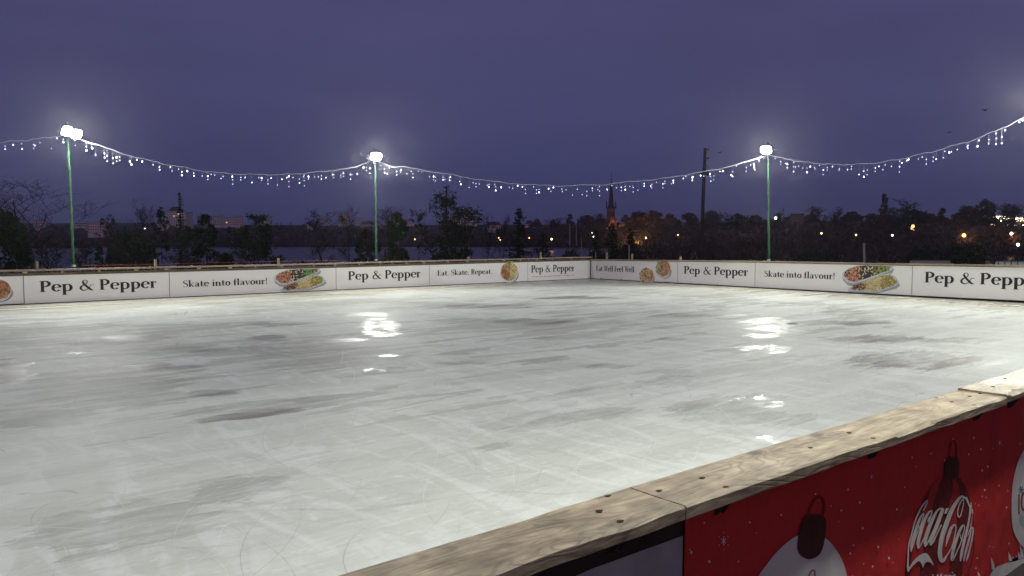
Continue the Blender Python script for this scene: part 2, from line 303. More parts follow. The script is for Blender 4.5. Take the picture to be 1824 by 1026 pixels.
GL = {
 'P': (.68, [S((.17, 0, T), (.17, 1, T)), serif(.17, .022, .34), serif(.12, .978, .25), Ar(.25, .725, .33, .253, 95, -95)]),
 'e': (.58, [Ar(.30, .34, .225, .31, 8, 318), S((.1, .37, .045), (.54, .37, .045))]),
 'p': (.68, [S((.15, -.34, T), (.15, .66, T)), serif(.16, -.32, .32), S((.0, .61, .05), (.14, .64, .05)), Ar(.34, .33, .225, .31, 160, -160)]),
 'r': (.47, [S((.15, 0, T), (.15, .66, T)), serif(.16, .022, .32), S((.0, .61, .05), (.14, .64, .05)), K((.18, .45, .05), (.26, .58, .05), (.35, .62, .06)), K((.33, .55, .12), (.40, .57, .13), (.44, .57, .08))]),
 '&': (.92, [K((.86, .50, .045), (.74, .47, .05), (.62, .2, .05), (.42, .03, .07), (.22, .03, .1), (.10, .2, .14), (.18, .42, .12), (.40, .58, .06), (.52, .74, .07), (.50, .9, .07), (.38, .97, .05), (.27, .88, .09), (.27, .72, .14), (.42, .48, .15), (.62, .2, .16), (.78, .04, .13), (.9, .02, .05)), serif(.84, .50, .22)]),
 '.': (.26, [S((.07, .065, .13), (.2, .065, .13))]),
 'S': (.62, [K((.52, .74, .04), (.46, .93, .06), (.30, .97, .06), (.13, .86, .1), (.14, .68, .14), (.32, .54, .16), (.50, .40, .16), (.54, .20, .12), (.38, .03, .06), (.2, .03, .06), (.09, .14, .05), (.06, .28, .04))]),
 'k': (.66, [S((.15, 0, T), (.15, 1.02, T)), serif(.16, .022, .3), S((.0, 1.0, .05), (.14, 1.02, .05)), S((.2, .3, .05), (.54, .62, .05)), S((.28, .36, .13), (.56, .02, .14)), serif(.56, .022, .2), serif(.52, .64, .2)]),
 'a': (.6, [K((.12, .48, .1), (.16, .60, .06), (.28, .64, .05), (.40, .58, .09), (.42, .46, T), (.42, .1, T), (.47, .03, .08), (.58, .06, .04)), K((.40, .40, .045), (.22, .34, .07), (.11, .19, .13), (.17, .05, .1), (.28, .04, .05), (.4, .14, .04))]),
 't': (.42, [K((.18, .86, .1), (.18, .6, T), (.18, .2, T), (.22, .05, .1), (.32, .03, .05), (.42, .12, .04)), S((.02, .62, .045), (.4, .62, .045))]),
 'i': (.34, [S((.17, 0, T), (.17, .66, T)), serif(.17, .022, .3), S((.03, .62, .05), (.16, .64, .05)), S((.09, .9, .15), (.24, .9, .15))]),
 'n': (.7, [S((.15, 0, T), (.15, .66, T)), serif(.16, .022, .28), S((.0, .61, .05), (.14, .64, .05)), K((.18, .44, .05), (.30, .60, .05), (.44, .60, .09), (.52, .45, T), (.52, 0, T)), serif(.53, .022, .28)]),
 'o': (.62, [Ar(.31, .33, .225, .31, 0, 360)]),
 'f': (.38, [K((.40, .96, .1), (.32, 1.0, .05), (.2, .92, .1), (.17, .7, T), (.17, 0, T)), serif(.18, .022, .32), S((.02, .62, .045), (.36, .62, .045))]),
 'l': (.34, [S((.17, 0, T), (.17, 1.02, T)), serif(.17, .022, .3), S((.03, .99, .05), (.15, 1.01, .05))]),
 'v': (.62, [S((.11, .62, .15), (.31, .02, .13)), S((.33, .02, .05), (.52, .62, .05)), serif(.12, .64, .26), serif(.52, .64, .2)]),
 'u': (.7, [K((.15, .64, T), (.15, .2, T), (.21, .06, .09), (.34, .04, .05), (.48, .16, .05)), S((.52, .66, T), (.52, .0, T)), S((.0, .62, .05), (.16, .64, .05)), S((.38, .62, .05), (.52, .64, .05)), serif(.6, .022, .14)]),
 '!': (.3, [S((.09, .065, .13), (.22, .065, .13)), S((.155, .22, .05), (.155, .98, .15))]),
 'E': (.64, [S((.17, 0, T), (.17, 1, T)), S((.03, .022, .045), (.56, .022, .045)), S((.03, .978, .045), (.54, .978, .045)), S((.2, .52, .045), (.42, .52, .045)), S((.56, .0, .05), (.58, .26, .03)), S((.53, .75, .03), (.54, 1.0, .05)), S((.43, .42, .03), (.43, .62, .03))]),
 'R': (.7, [S((.17, 0, T), (.17, 1, T)), serif(.17, .022, .32), serif(.12, .978, .25), Ar(.25, .745, .30, .233, 95, -95), S((.32, .5, .14), (.6, .02, .14)), serif(.62, .022, .16)]),
 'W': (1.0, [S((.14, .98, .15), (.33, .02, .13)), S((.34, .02, .05), (.52, .95, .05)), S((.50, .98, .15), (.68, .02, .13)), S((.69, .02, .05), (.88, .98, .05)), serif(.14, .978, .28), serif(.5, .978, .26), serif(.88, .978, .2)]),
 'F': (.6, [S((.17, 0, T), (.17, 1, T)), serif(.18, .022, .34), S((.03, .978, .045), (.54, .978, .045)), S((.2, .5, .045), (.42, .5, .045)), S((.53, .75, .03), (.54, 1.0, .05)), S((.43, .4, .03), (.43, .6, .03))]),
 ' ': (.3, [])}
def text_polys(txt):
    x = 0; o = []
    for c in txt:
        w, st = GL[c]
        for kd, p in st:
            v, f = ribbon(p, kd == 'c')
            o.append(([(q[0] + x, q[1]) for q in v], f))
        x += w + .035
    return o, x
# ---------------------------------------------------------------- advertising banners on the far boards
m_ban = mat('banner_vinyl', (.72, .73, .72), .45, .35, var=.03, vscale=.8, bump=.12, bscale=1.5)
m_ink = mat('black_print', (.012, .012, .013), .5, .3)
m_seam = mat('seam_grey', (.16, .16, .16), .7)
COLS = dict(orange=(.42, .17, .07), tan=(.45, .27, .14), dark=(.03, .025, .025), green=(.10, .30, .04), lgreen=(.27, .32, .10), yellow=(.50, .40, .18), red=(.34, .08, .04), maroon=(.13, .03, .03),
            cream=(.62, .52, .34), pink=(.55, .28, .2), purple=(.18, .04, .16), grey=(.28, .29, .33), lgrey=(.50, .52, .6), shadow=(.22, .23, .25), white=(.6, .62, .66), brown=(.2, .09, .04))
PM = {k: mat('print_' + k, v, .5, .3) for k, v in COLS.items()}
class Plane:   # a board face: s along the wall as it reads in the photo, z up, o towards the ice
    def __init__(s, side): s.side = side
    def p(s, a, z, o): return (a, YC - o, z) if s.side == 'L' else (XC - o, -a, z)
class Decal:
    def __init__(s, plane): s.pl = plane; s.mb = MB(); s.k = 0; s.mats = []
    def poly(s, v, f, m, off):
        if m not in s.mats: s.mats.append(m)
        s.k += 1; o = off + (s.k % 40) * .00012
        s.mb.add([s.pl.p(a, z, o) for a, z in v], f, s.mats.index(m))
    def build(s, name, parent): return s.mb.build(name, s.mats, parent)
def ell(cx, cy, rx, ry, n=28, rot=0):
    return [(cx + rx * math.cos(t) * math.cos(rot) - ry * math.sin(t) * math.sin(rot), cy + rx * math.cos(t) * math.sin(rot) + ry * math.sin(t) * math.cos(rot)) for t in [2 * math.pi * i / n for i in range(n)]]
def food_bits(D, inside, cols, n, rg, box, size=.035):
    for _ in range(n):
        for _t in range(40):
            x = rg.uniform(box[0], box[1]); y = rg.uniform(box[2], box[3])
            if inside(x, y): break
        else: continue
        c = cols(x, y); a = rg.uniform(0, 3.14); l = size * rg.uniform(.8, 2.2); w = size * rg.uniform(.35, .8)
        pts = [(x + l * math.cos(t) * math.cos(a) - w * math.sin(t) * math.sin(a), y + l * math.cos(t) * math.sin(a) + w * math.sin(t) * math.cos(a)) for t in [i * math.pi / 3 for i in range(6)]]
        D.poly(pts, [tuple(range(6))], PM[c], .009)
def bowl(pl, parent, cx, cy, r, pal, seed, garnish=None):
    rg = random.Random(seed); D = Decal(pl)
    D.poly(ell(cx + r * .16, cy - r * .34, r * 1.0, r * .78), [tuple(range(28))], PM['shadow'], .004)
    D.poly(ell(cx, cy - r * .16, r * 1.06, r * .92), [tuple(range(28))], PM['white'], .006)
    D.poly(ell(cx, cy, r, r * .86), [tuple(range(28))], PM[pal[0]], .008)
    food_bits(D, lambda x, y: ((x - cx) / r) ** 2 + ((y - cy) / (r * .86)) ** 2 < .9, lambda x, y: rg.choice(pal if rg.random() < .2 else (pal[:len(pal) // 2] if x < cx else pal[len(pal) // 2:])), 300, rg, (cx - r, cx + r, cy - r, cy + r), r * .11)
    if garnish: food_bits(D, lambda x, y: True, lambda x, y: garnish, 14, rg, (cx - r * .15, cx + r * .3, cy + r * .6, cy + r * .95), r * .08)
    return [D.build('bowl_picture', parent)]
def trays(pl, parent, a, zb, w, h, seed):
    """two long trays lying aslant, a = left end, w = width, h = banner height"""
    rg = random.Random(seed); out_ = []
    for (pts, seg) in (
        (((.02, .70), (.01, .52), (.10, .34), (.20, .30), (.40, .42), (.86, .84), (.88, .98), (.80, 1.0), (.42, 1.0), (.28, .97), (.12, .86)), (('tan', 'orange', 'pink', 'red'), ('dark', 'cream', 'dark', 'dark'), ('green', 'lgreen', 'red', 'green'))),
        (((.12, .02), (.13, .12), (.22, .24), (.38, .36), (.62, .62), (.82, .72), (.93, .60), (.985, .42), (.93, .30), (.62, .02)), (('maroon', 'dark', 'maroon', 'brown'), ('yellow', 'lgreen', 'cream', 'yellow'), ('green', 'orange', 'red', 'green')))):
        D = Decal(pl); P = [(a + x * w, zb + y * h) for x, y in pts]; n = len(P)
        cx = sum(p[0] for p in P) / n; cy = sum(p[1] for p in P) / n
        D.poly([(x + w * .012, max(zb, y - h * .10)) for x, y in P], [tuple(range(n))], PM['grey'], .004)
        D.poly(P, [tuple(range(n))], PM['lgrey'], .006)
        Q = [(cx + (x - cx) * .90, cy + (y - cy) * .84 + h * .012) for x, y in P]
        D.poly(Q, [tuple(range(n))], PM[seg[1][0]], .008)
        def ins(x, y, Q=Q):
            c = False; j = len(Q) - 1
            for i in range(len(Q)):
                if (Q[i][1] > y) != (Q[j][1] > y) and x < (Q[j][0] - Q[i][0]) * (y - Q[i][1]) / (Q[j][1] - Q[i][1]) + Q[i][0]: c = not c
                j = i
            return c
        x0, x1 = min(q[0] for q in Q), max(q[0] for q in Q)
        food_bits(D, ins, lambda x, y: rg.choice(seg[min(2, int(3 * (x - x0) / (x1 - x0 + 1e-6) + rg.uniform(-.15, .15)) if x > x0 else 0)]), 330, rg, (x0, x1, zb, zb + h), .030)
        out_.append(D.build('tray_picture', parent))
    return out_
def banner(side, a0, a1, z00, z01, z10, z11, label, content, cat='banner'):
    """a0..a1 along the wall; bottom z00/z10 and top z01/z11 at the two ends"""
    pl = Plane(side); cx = (a0 + a1) / 2
    base = pl.p(cx, 0, 0); root = empty('advertising_banner', base)
    tag(root, label, cat, 'printed banners along the far boards')
    def fix(o): o.location = tuple(-b for b in base); return o
    mb = MB(); n = 14; g = .006; a0g, a1g = a0 + g, a1 - g
    vs = []
    for i in range(n + 1):
        t = i / n; a = a0g + (a1g - a0g) * t; zb = z00 + (z10 - z00) * t; zt = z01 + (z11 - z01) * t
        wv = .004 * noise.noise(Vector((a * 1.3, 7, zt)))
        vs += [pl.p(a, zb, 0), pl.p(a, zt, 0), pl.p(a, zb, -.012), pl.p(a, zt, -.012)]
    fs = []
    for i in range(n):
        b = 4 * i; fs += [(b, b + 4, b + 5, b + 1), (b + 3, b + 7, b + 6, b + 2), (b + 1, b + 5, b + 7, b + 3), (b, b + 2, b + 6, b + 4)]
    fs += [(0, 1, 3, 2), (4 * n, 4 * n + 2, 4 * n + 3, 4 * n + 1)]
    fix(mb.add(vs, fs).build('vinyl_sheet', m_ban, root))
    D = Decal(pl); sw = .010
    D.poly([(a1 - sw - g, z10 + .02), (a1 - g, z10 + .02), (a1 - g, z11), (a1 - g - sw, z11)], [(0, 1, 2, 3)], m_seam, .003)
    fix(D.build('seam', root))
    for c in content:
        kd = c[0]
        if kd == 't':       # text: string, left, right, baseline offset, cap height (fractions of local height)
            _, s, l, r, bl, ch = c; tw = text_polys(s)[1]; W_ = r - l; x0 = 0; D = None; tiny = ch < .1
            for wd in s.split(' '):
                if D is None or not tiny: D = Decal(pl)
                P, ww = text_polys(wd)
                for v, f in P:
                    q = []
                    for (x, y) in v:
                        a = l + (x + x0) / tw * W_; t = (a - a0) / (a1 - a0); zb = z00 + (z10 - z00) * t; zt = z01 + (z11 - z01) * t
                        q.append((a, zb + (zt - zb) * (bl + y * ch)))
                    D.poly(q, f, m_ink, .006)
                x0 += ww + GL[' '][0] + .035
                if not tiny: fix(D.build('word', root))
            if tiny: fix(D.build('small_print', root))
        elif kd == 'b':
            for o in bowl(pl, root, *c[1:]): fix(o)
        elif kd == 'y':
            for o in trays(pl, root, *c[1:]): fix(o)
    return root
def La(x): return float(onY(x, 500, YC)[0])
def Ra(x): return -float(onX(x, 500, XC)[1])
def zL(x, y): return float(onY(x, y, YC)[2])
def zR(x, y): return float(onX(x, y, XC)[2])
def LT(x): return .822 + .040 * smooth((x - 500) / 552)
def LB(x): return .018
def RT(x): return float(np.interp(x, [1052, 1207, 1345, 1625, 1824, 2100], [.862, .928, .971, 1.011, 1.053, 1.08]))
def RB(x): return float(np.interp(x, [1052, 1207, 1345, 1625, 1824, 2100], [.02, .035, .035, .045, .073, .08]))
def BL(x0, x1, lab, cont): return banner('L', La(x0), La(x1), LB(x0), LT(x0), LB(x1), LT(x1), lab, cont)
def BR(x0, x1, lab, cont): return banner('R', Ra(x0), Ra(x1), RB(x0), RT(x0), RB(x1), RT(x1), lab, cont)
aL0 = La(42) - 5.4
banner('L', aL0, La(42), .028, .822, .028, .822, 'white banner panel cut off at the left frame edge with a bowl of orange food', [('b', La(-6), .36 + .1, .33, ['orange', 'orange', 'red', 'brown', 'orange', 'tan'], 5)])
BL(42, 302, 'white banner reading Pep & Pepper in the largest letters, on the left boards', [('t', 'Pep & Pepper', La(70), La(280), .40, .40)])
BL(302, 599, 'white banner reading Skate into flavour! with two food trays, on the left boards', [('t', 'Skate into flavour!', La(325), La(477), .38, .27), ('y', La(487), .03, La(582) - La(487), .80, 11)])
BL(599, 765, 'white banner reading Pep & Pepper in the middle of the left boards', [('t', 'Pep & Pepper', La(620), La(750), .42, .40)])
BL(765, 940, 'white banner reading Eat. Skate. Repeat. with one salad bowl', [('t', 'Eat. Skate. Repeat.', La(779), La(877), .46, .27), ('b', La(907), .48, .46, ['orange', 'brown', 'tan', 'cream', 'lgreen', 'yellow'], 21, 'green')])
def small_line(root_fn): pass
BL(940, 1052 - .5, 'white banner reading Pep & Pepper above a line of small print, ending at the rink corner',
   [('t', 'Pep & Pepper', La(946), La(1023.5), .44, .38), ('t', 'Pita & roll & tortella . after . pan & ofen . Pep & peperoni . la vita & pronto . eat nou', La(947), La(1023), .20, .045)])
BR(1052 + .5, 1207, 'white banner reading Eat Well Feel Well with two round bowls, right of the rink corner',
   [('t', 'Eat Well Feel Well', Ra(1062), Ra(1130), .42, .30), ('b', Ra(1151.5), .27, .40, ['tan', 'cream', 'brown', 'tan', 'cream', 'orange'], 33), ('b', Ra(1181), .62, .40, ['yellow', 'lgreen', 'purple', 'orange', 'orange', 'pink'], 34, None)])
BR(1207, 1345, 'white banner reading Pep & Pepper, first complete one on the right boards', [('t', 'Pep & Pepper', Ra(1218), Ra(1333), .44, .36)])
BR(1345, 1625, 'white banner reading Skate into flavour! with two food trays, on the right boards', [('t', 'Skate into flavour!', Ra(1361), Ra(1488), .44, .25), ('y', Ra(1499), .05, Ra(1604) - Ra(1499), .955, 12)])
BR(1625, 1865, 'white banner reading Pep & Pepper cut off by the right frame edge', [('t', 'Pep & Pepper', Ra(1647), Ra(1862), .45, .36)])
BR(1865, 2120, 'white banner outside the picture on the right boards', [])
# ---------------------------------------------------------------- weathered wood
def wood(name, c0, c1, rough=.62, axis=0, seed=0):
    m = bpy.data.materials.new(name); m.use_nodes = True; t = m.node_tree; b = t.nodes['Principled BSDF']; N = t.nodes.new; L = t.links.new
    c = N('ShaderNodeTexCoord'); mp = N('ShaderNodeMapping'); mp.inputs['Location'].default_value = (seed, seed * .7, 0)
    mp.inputs['Scale'].default_value = ((1.7, 12, 14) if axis == 0 else (14, 1.1, 14)); L(c.outputs['Object'], mp.inputs[0])
    w = N('ShaderNodeTexNoise'); w.inputs['Scale'].default_value = 1.0; w.inputs['Detail'].default_value = 9; w.inputs['Roughness'].default_value = .68; w.inputs['Distortion'].default_value = 1.3; L(mp.outputs[0], w.inputs['Vector'])
    m2 = N('ShaderNodeMapping'); m2.inputs['Scale'].default_value = ((.9, 5.0, 5) if axis == 0 else (5.5, .55, 5)); L(c.outputs['Object'], m2.inputs[0])
    wv = N('ShaderNodeTexNoise'); wv.inputs['Scale'].default_value = 1.4; wv.inputs['Detail'].default_value = 2; wv.inputs['Distortion'].default_value = .8; L(m2.outputs[0], wv.inputs['Vector'])
    si = N('ShaderNodeMath'); si.operation = 'MULTIPLY'; si.inputs[1].default_value = 75; L(wv.outputs[0], si.inputs[0])
    sn = N('ShaderNodeMath'); sn.operation = 'SINE'; L(si.outputs[0], sn.inputs[0])
    r1 = N('ShaderNodeMapRange'); r1.inputs[1].default_value = .1; r1.inputs[2].default_value = 1.0; r1.inputs[3].default_value = 0; r1.inputs[4].default_value = .42; L(sn.outputs[0], r1.inputs[0])
    r0 = N('ShaderNodeMapRange'); r0.inputs[1].default_value = .3; r0.inputs[2].default_value = .7; L(w.outputs[0], r0.inputs[0])
    mx = N('ShaderNodeMix'); mx.data_type = 'RGBA'; mx.inputs[6].default_value = (*c0, 1); mx.inputs[7].default_value = (*c1, 1); L(r0.outputs[0], mx.inputs[0])
    m3 = N('ShaderNodeMix'); m3.data_type = 'RGBA'; L(r1.outputs[0], m3.inputs[0]); L(mx.outputs[2], m3.inputs[6]); m3.inputs[7].default_value = (c1[0] * .4, c1[1] * .38, c1[2] * .36, 1)
    bl = N('ShaderNodeTexNoise'); bl.inputs['Scale'].default_value = 3.2; bl.inputs['Detail'].default_value = 5; L(c.outputs['Object'], bl.inputs['Vector'])
    rb = N('ShaderNodeMapRange'); rb.inputs[1].default_value = .45; rb.inputs[2].default_value = .7; rb.inputs[3].default_value = 0; rb.inputs[4].default_value = .6; L(bl.outputs[0], rb.inputs[0])
    m4 = N('ShaderNodeMix'); m4.data_type = 'RGBA'; L(rb.outputs[0], m4.inputs[0]); L(m3.outputs[2], m4.inputs[6]); m4.inputs[7].default_value = (c0[0] * .66, c0[1] * .70, c0[2] * .70, 1)
    vo = N('ShaderNodeTexVoronoi'); vo.inputs['Scale'].default_value = 1.0; mk = N('ShaderNodeMapping'); mk.inputs['Scale'].default_value = (2.1, 4.5, 3) ; mk.inputs['Location'].default_value = (seed, seed * 3.1, .4); L(c.outputs['Object'], mk.inputs[0]); L(mk.outputs[0], vo.inputs['Vector'])
    kn = N('ShaderNodeMapRange'); kn.interpolation_type = 'SMOOTHSTEP'; kn.inputs[1].default_value = .17; kn.inputs[2].default_value = .05; L(vo.outputs['Distance'], kn.inputs[0])
    m5 = N('ShaderNodeMix'); m5.data_type = 'RGBA'; kk_ = N('ShaderNodeMath'); kk_.operation = 'MULTIPLY'; kk_.inputs[1].default_value = .75; L(kn.outputs[0], kk_.inputs[0]); L(kk_.outputs[0], m5.inputs[0]); L(m4.outputs[2], m5.inputs[6]); m5.inputs[7].default_value = (.07, .055, .04, 1)
    st_ = N('ShaderNodeTexNoise'); st_.inputs['Scale'].default_value = 9; st_.inputs['Detail'].default_value = 7; L(c.outputs['Object'], st_.inputs['Vector']); sr = N('ShaderNodeMapRange'); sr.inputs[1].default_value = .3; sr.inputs[2].default_value = .7; sr.inputs[3].default_value = .68; sr.inputs[4].default_value = 1.3; L(st_.outputs[0], sr.inputs[0])
    sv = N('ShaderNodeVectorMath'); sv.operation = 'SCALE'; L(m5.outputs[2], sv.inputs[0]); L(sr.outputs[0], sv.inputs['Scale']); L(sv.outputs[0], b.inputs['Base Color'])
    rr = N('ShaderNodeMapRange'); rr.inputs[3].default_value = rough - .22; rr.inputs[4].default_value = rough + .2; L(bl.outputs[0], rr.inputs[0]); L(rr.outputs[0], b.inputs['Roughness'])
    ad = N('ShaderNodeMath'); ad.operation = 'MULTIPLY_ADD'; ad.inputs[1].default_value = -.5; L(r1.outputs[0], ad.inputs[0]); L(w.outputs[0], ad.inputs[2])
    bp = N('ShaderNodeBump'); bp.inputs['Strength'].default_value = .6; bp.inputs['Distance'].default_value = .006; L(ad.outputs[0], bp.inputs['Height']); L(bp.outputs[0], b.inputs['Normal'])
    return m
m_wood = [wood('weathered_plank_%s' % n, (.42, .35, .245), (.17, .138, .095), (.44 if s == 23 else .62), 0, s) for n, s in (('near', 3), ('middle', 11), ('far', 23))]
m_woodfar = mat('rail_timber', (.30, .24, .17), .7, .3, var=.35, vscale=1.5, stretch=(.3, .3, 6))
m_beam = mat('brown_beam', (.105, .085, .062), .8, .2, var=.3, vscale=2)
m_backing = mat('dark_board', (.018, .014, .012), .9, .1, var=.4, vscale=2)
m_steel = mat('black_steel', (.03, .032, .035), .5, .5)
m_galv = mat('galvanised_steel', (.28, .29, .29), .45, .5, var=.2)
# ---------------------------------------------------------------- far boards
def far_boards(side, a0, a1, T_, B_, label, pxs_stakes, off_rail, beam):
    pl = Plane(side); cx = (a0 + a1) / 2; base = pl.p(cx, 0, 0); root = empty('rink_boards', base); tag(root, label, 'rink boards')
    rg = random.Random(3 if side == 'L' else 4)
    def fx(o): o.location = tuple(-b for b in base); return o
    def strip(mb, f0, f1, o0, o1, n=26):      # z range given by functions of a
        vs = []
        for i in range(n + 1):
            a = a0 + (a1 - a0) * i / n; z0, z1 = f0(a), f1(a); vs += [pl.p(a, z0, o0), pl.p(a, z1, o0), pl.p(a, z1, o1), pl.p(a, z0, o1)]
        fs = []
        for i in range(n):
            b = 4 * i
            for k in range(4): fs.append((b + k, b + (k + 1) % 4, b + 4 + (k + 1) % 4, b + 4 + k))
        fs += [(0, 1, 2, 3), (4 * n, 4 * n + 1, 4 * n + 2, 4 * n + 3)]
        mb.add(vs, fs)
    mb = MB(); strip(mb, lambda a: -.1, lambda a: T_(a) + beam + .0, -.02, -.06); fx(mb.build('backing_board', m_backing, root))
    if beam:
        mb = MB(); strip(mb, lambda a: T_(a) + .004, lambda a: T_(a) + beam, .004, -.0195); fx(mb.build('top_beam', m_beam, root))
    # plank laid flat along the top, in separate lengths
    a = a0
    while a < a1 - .1:
        b = min(a1, a + rg.uniform(2.8, 4.0)); mb = MB(); dz = rg.uniform(-.006, .006); vs = []
        for q in (a + .004, b - .004):
            z = T_(q) + off_rail + dz; vs += [pl.p(q, z, .10), pl.p(q, z, -.16), pl.p(q, z + .048, -.16), pl.p(q, z + .048, .10)]
        mb.add(vs, [(0, 1, 5, 4), (1, 2, 6, 5), (2, 3, 7, 6), (3, 0, 4, 7), (0, 3, 2, 1), (4, 5, 6, 7)]); fx(mb.build('cap_plank', m_woodfar, root)); a = b
    n = int((a1 - a0) / 1.0)
    for i in range(n):                          # blocks that carry the plank
        q = a0 + .4 + i * (a1 - a0 - .8) / n + rg.uniform(-.12, .12); z0 = T_(q) + beam; z1 = T_(q) + off_rail - .007
        w = rg.choice((.03, .03, .06)); mb = MB()
        A = [pl.p(q - w, z0 - .01, .06), pl.p(q + w, z0 - .01, .06), pl.p(q + w, z0 - .01, -.05), pl.p(q - w, z0 - .01, -.05), pl.p(q - w, z1, .07), pl.p(q + w, z1, .07), pl.p(q + w, z1, -.06), pl.p(q - w, z1, -.06)]
        mb.add(A, [(0, 3, 2, 1), (4, 5, 6, 7), (0, 1, 5, 4), (1, 2, 6, 5), (2, 3, 7, 6), (3, 0, 4, 7)]); fx(mb.build('rail_block', m_woodfar, root))
    for (q, zt, w) in pxs_stakes:
        mb = MB(); A = []
        for z, s in ((-.1, 1.), (zt, .92)): A += [pl.p(q - w * s, z, -.17), pl.p(q + w * s, z, -.17), pl.p(q + w * s, z, -.25), pl.p(q - w * s, z, -.25)]
        mb.add(A, [(0, 3, 2, 1), (4, 5, 6, 7), (0, 1, 5, 4), (1, 2, 6, 5), (2, 3, 7, 6), (3, 0, 4, 7)]); fx(mb.build('stake', m_woodfar, root))
    mb = MB(); n = int((a1 - a0) / 1.3)
    for i in range(n):                          # small black feet clamping the boards to the ice
        q = a0 + .7 + i * 1.3; mb = MB(); A = [pl.p(q + x, z, o) for z in (.002, .045) for (x, o) in ((-.035, .05), (.035, .05), (.035, -.02), (-.035, -.02))]
        if side == 'R': mb.add(A, [(0, 3, 2, 1), (4, 5, 6, 7), (0, 1, 5, 4), (1, 2, 6, 5), (2, 3, 7, 6), (3, 0, 4, 7)]); fx(mb.build('foot_clamp', m_steel, root))
    return root
invL = [(La(x), LT(x)) for x in range(-200, 1060, 60)]; invR = [(Ra(x), RT(x)) for x in range(1040, 2130, 30)]
TL = lambda a: float(np.interp(a, [q[0] for q in invL], [q[1] for q in invL])); TR = lambda a: float(np.interp(a, [q[0] for q in invR], [q[1] for q in invR]))
stL = [(La(x), zL(x, y) * 1.0, .035) for x, y in ((69, 466), (281, 462), (501, 460), (616, 467), (705, 465), (840, 457), (968, 449))]
stR = [(Ra(x), zR(x, y), .035) for x, y in ((1075, 450), (1206, 457), (1120, 452))]
far_boards('L', X0R, XC - .0, TL, LB, 'long left rink boards with a flat timber rail raised on blocks', stL, .135, .085)
far_boards('R', -YC + .02, -YN, TR, RB, 'right-hand rink boards with a low timber rail close above the banners', stR, .022, .012)
# red warning tape tied behind the left rail
mb = MB(); pts = []
for i in range(61):
    x = 150 + (615 - 150) * i / 60; a = La(x); pts.append((a, YC + .3, 1.085 + .003 * math.sin(i * .9) - .012 * math.sin(i * .11)))
mb.tube(pts, .008, 5); o = mb.build('barrier_tape', mat('red_tape', (.16, .03, .035), .6)); tag(o, 'thin dark red tape stretched behind the timber rail of the left boards', 'tape')
# ---------------------------------------------------------------- near boards
ZP = .97; YI, YO = 1.945, 1.675; YB = 1.745
nb = empty('rink_boards', (5, 1.8, 0)); tag(nb, 'near rink boards with a wide weathered plank on top, at the bottom right', 'rink boards')
def fxn(o, z=0): o.location = (-5, -1.8, z); return o
def plank(xa, xb, m, dz, inner, seed):
    mb = MB(); n = max(12, int((xb - xa) / .035)); rg = random.Random(seed); prof_n = 0; vs = []
    for i in range(n + 1):
        x = xa + (xb - xa) * i / n
        yi = inner(x) + .004 * noise.noise(Vector((x * 5, seed, 0))); yo = YO + .006 * noise.noise(Vector((x * 7, seed, 5))) + .012 * max(0, noise.noise(Vector((x * 2.2, seed, 9))) - .25)
        ch = .006 + .010 * max(0, noise.noise(Vector((x * 3.5, seed, 2)))) + (.012 if noise.noise(Vector((x * 1.4, seed, 7))) > .28 else 0)
        zt = ZP + dz + .002 * noise.noise(Vector((x * 2, seed, 4)))
        vs += [(x, yi, zt - .05), (x, yi, zt - .006), (x, yi - .005, zt), (x, (yi * 2 + yo) / 3, zt - .0015), (x, (yi + yo * 2) / 3, zt - .0012), (x, yo + ch * 1.3, zt), (x, yo, zt - ch), (x, yo + .002, zt - .048), (x, yo + .006, zt - .05)]
    k = 9; fs = [(i * k + j, i * k + (j + 1) % k, (i + 1) * k + (j + 1) % k, (i + 1) * k + j) for i in range(n) for j in range(k)]
    fs += [tuple(range(k))[::-1], tuple(range(n * k, n * k + k))]
    return fxn(mb.add(vs, fs).build('cap_plank', m, nb))
plank(-6, 2.138, m_wood[0], 0, lambda x: YI - .012 * smooth((1.85 - x) / .25), 1)
plank(2.146, 5.120, m_wood[1], .001, lambda x: YI, 2)
plank(5.123, 8.4, m_wood[2], .012, lambda x: YI + .004, 3)
plank(8.41, 12.4, m_wood[0], .004, lambda x: YI, 4)
plank(12.41, XC, m_wood[1], .0, lambda x: YI, 5)
m_rust = mat('rusty_screw', (.10, .032, .015), .6, .4, var=.4, vscale=60); m_hole = mat('dark_recess', (.02, .014, .01), .9)
for (x, y) in ((1067, 911), (1104, 929), (1082, 884), (1173, 875), (1250, 852), (1292, 868), (1512, 771), (1555, 781), (1443, 798), (1695, 716), (1735, 722), (1727, 706), (1668, 709), (1768, 692), (1745, 701), (1803, 698), (1790, 677)):
    p = onz(x, y, ZP); z = ZP + (.0135 if p[0] > 5.11 else .0022); mb = MB()
    mb.lathe((p[0], p[1], z - .004), ((.0085, 0), (.0085, .0042), (.0045, .0034)), 9)
    mb.add([(p[0] + .0115 * math.cos(t) * (1.5 if math.cos(t) > 0 else 1), p[1] + .0115 * math.sin(t), z - .0006) for t in [i * .6283 for i in range(10)]], [tuple(range(10))], 1)
    fxn(mb.build('screw', [m_rust, m_hole], nb))
fxn(MB().box((-6, 1.80, -.2), (XC, 1.90, .915)).build('wall_panel', m_backing, nb))
fxn(MB().box((-6, 1.765, .78), (XC, 1.797, .905)).build('upper_rail', mat('dark_timber', (.030, .022, .018), .8, .3, var=.4, vscale=3), nb))
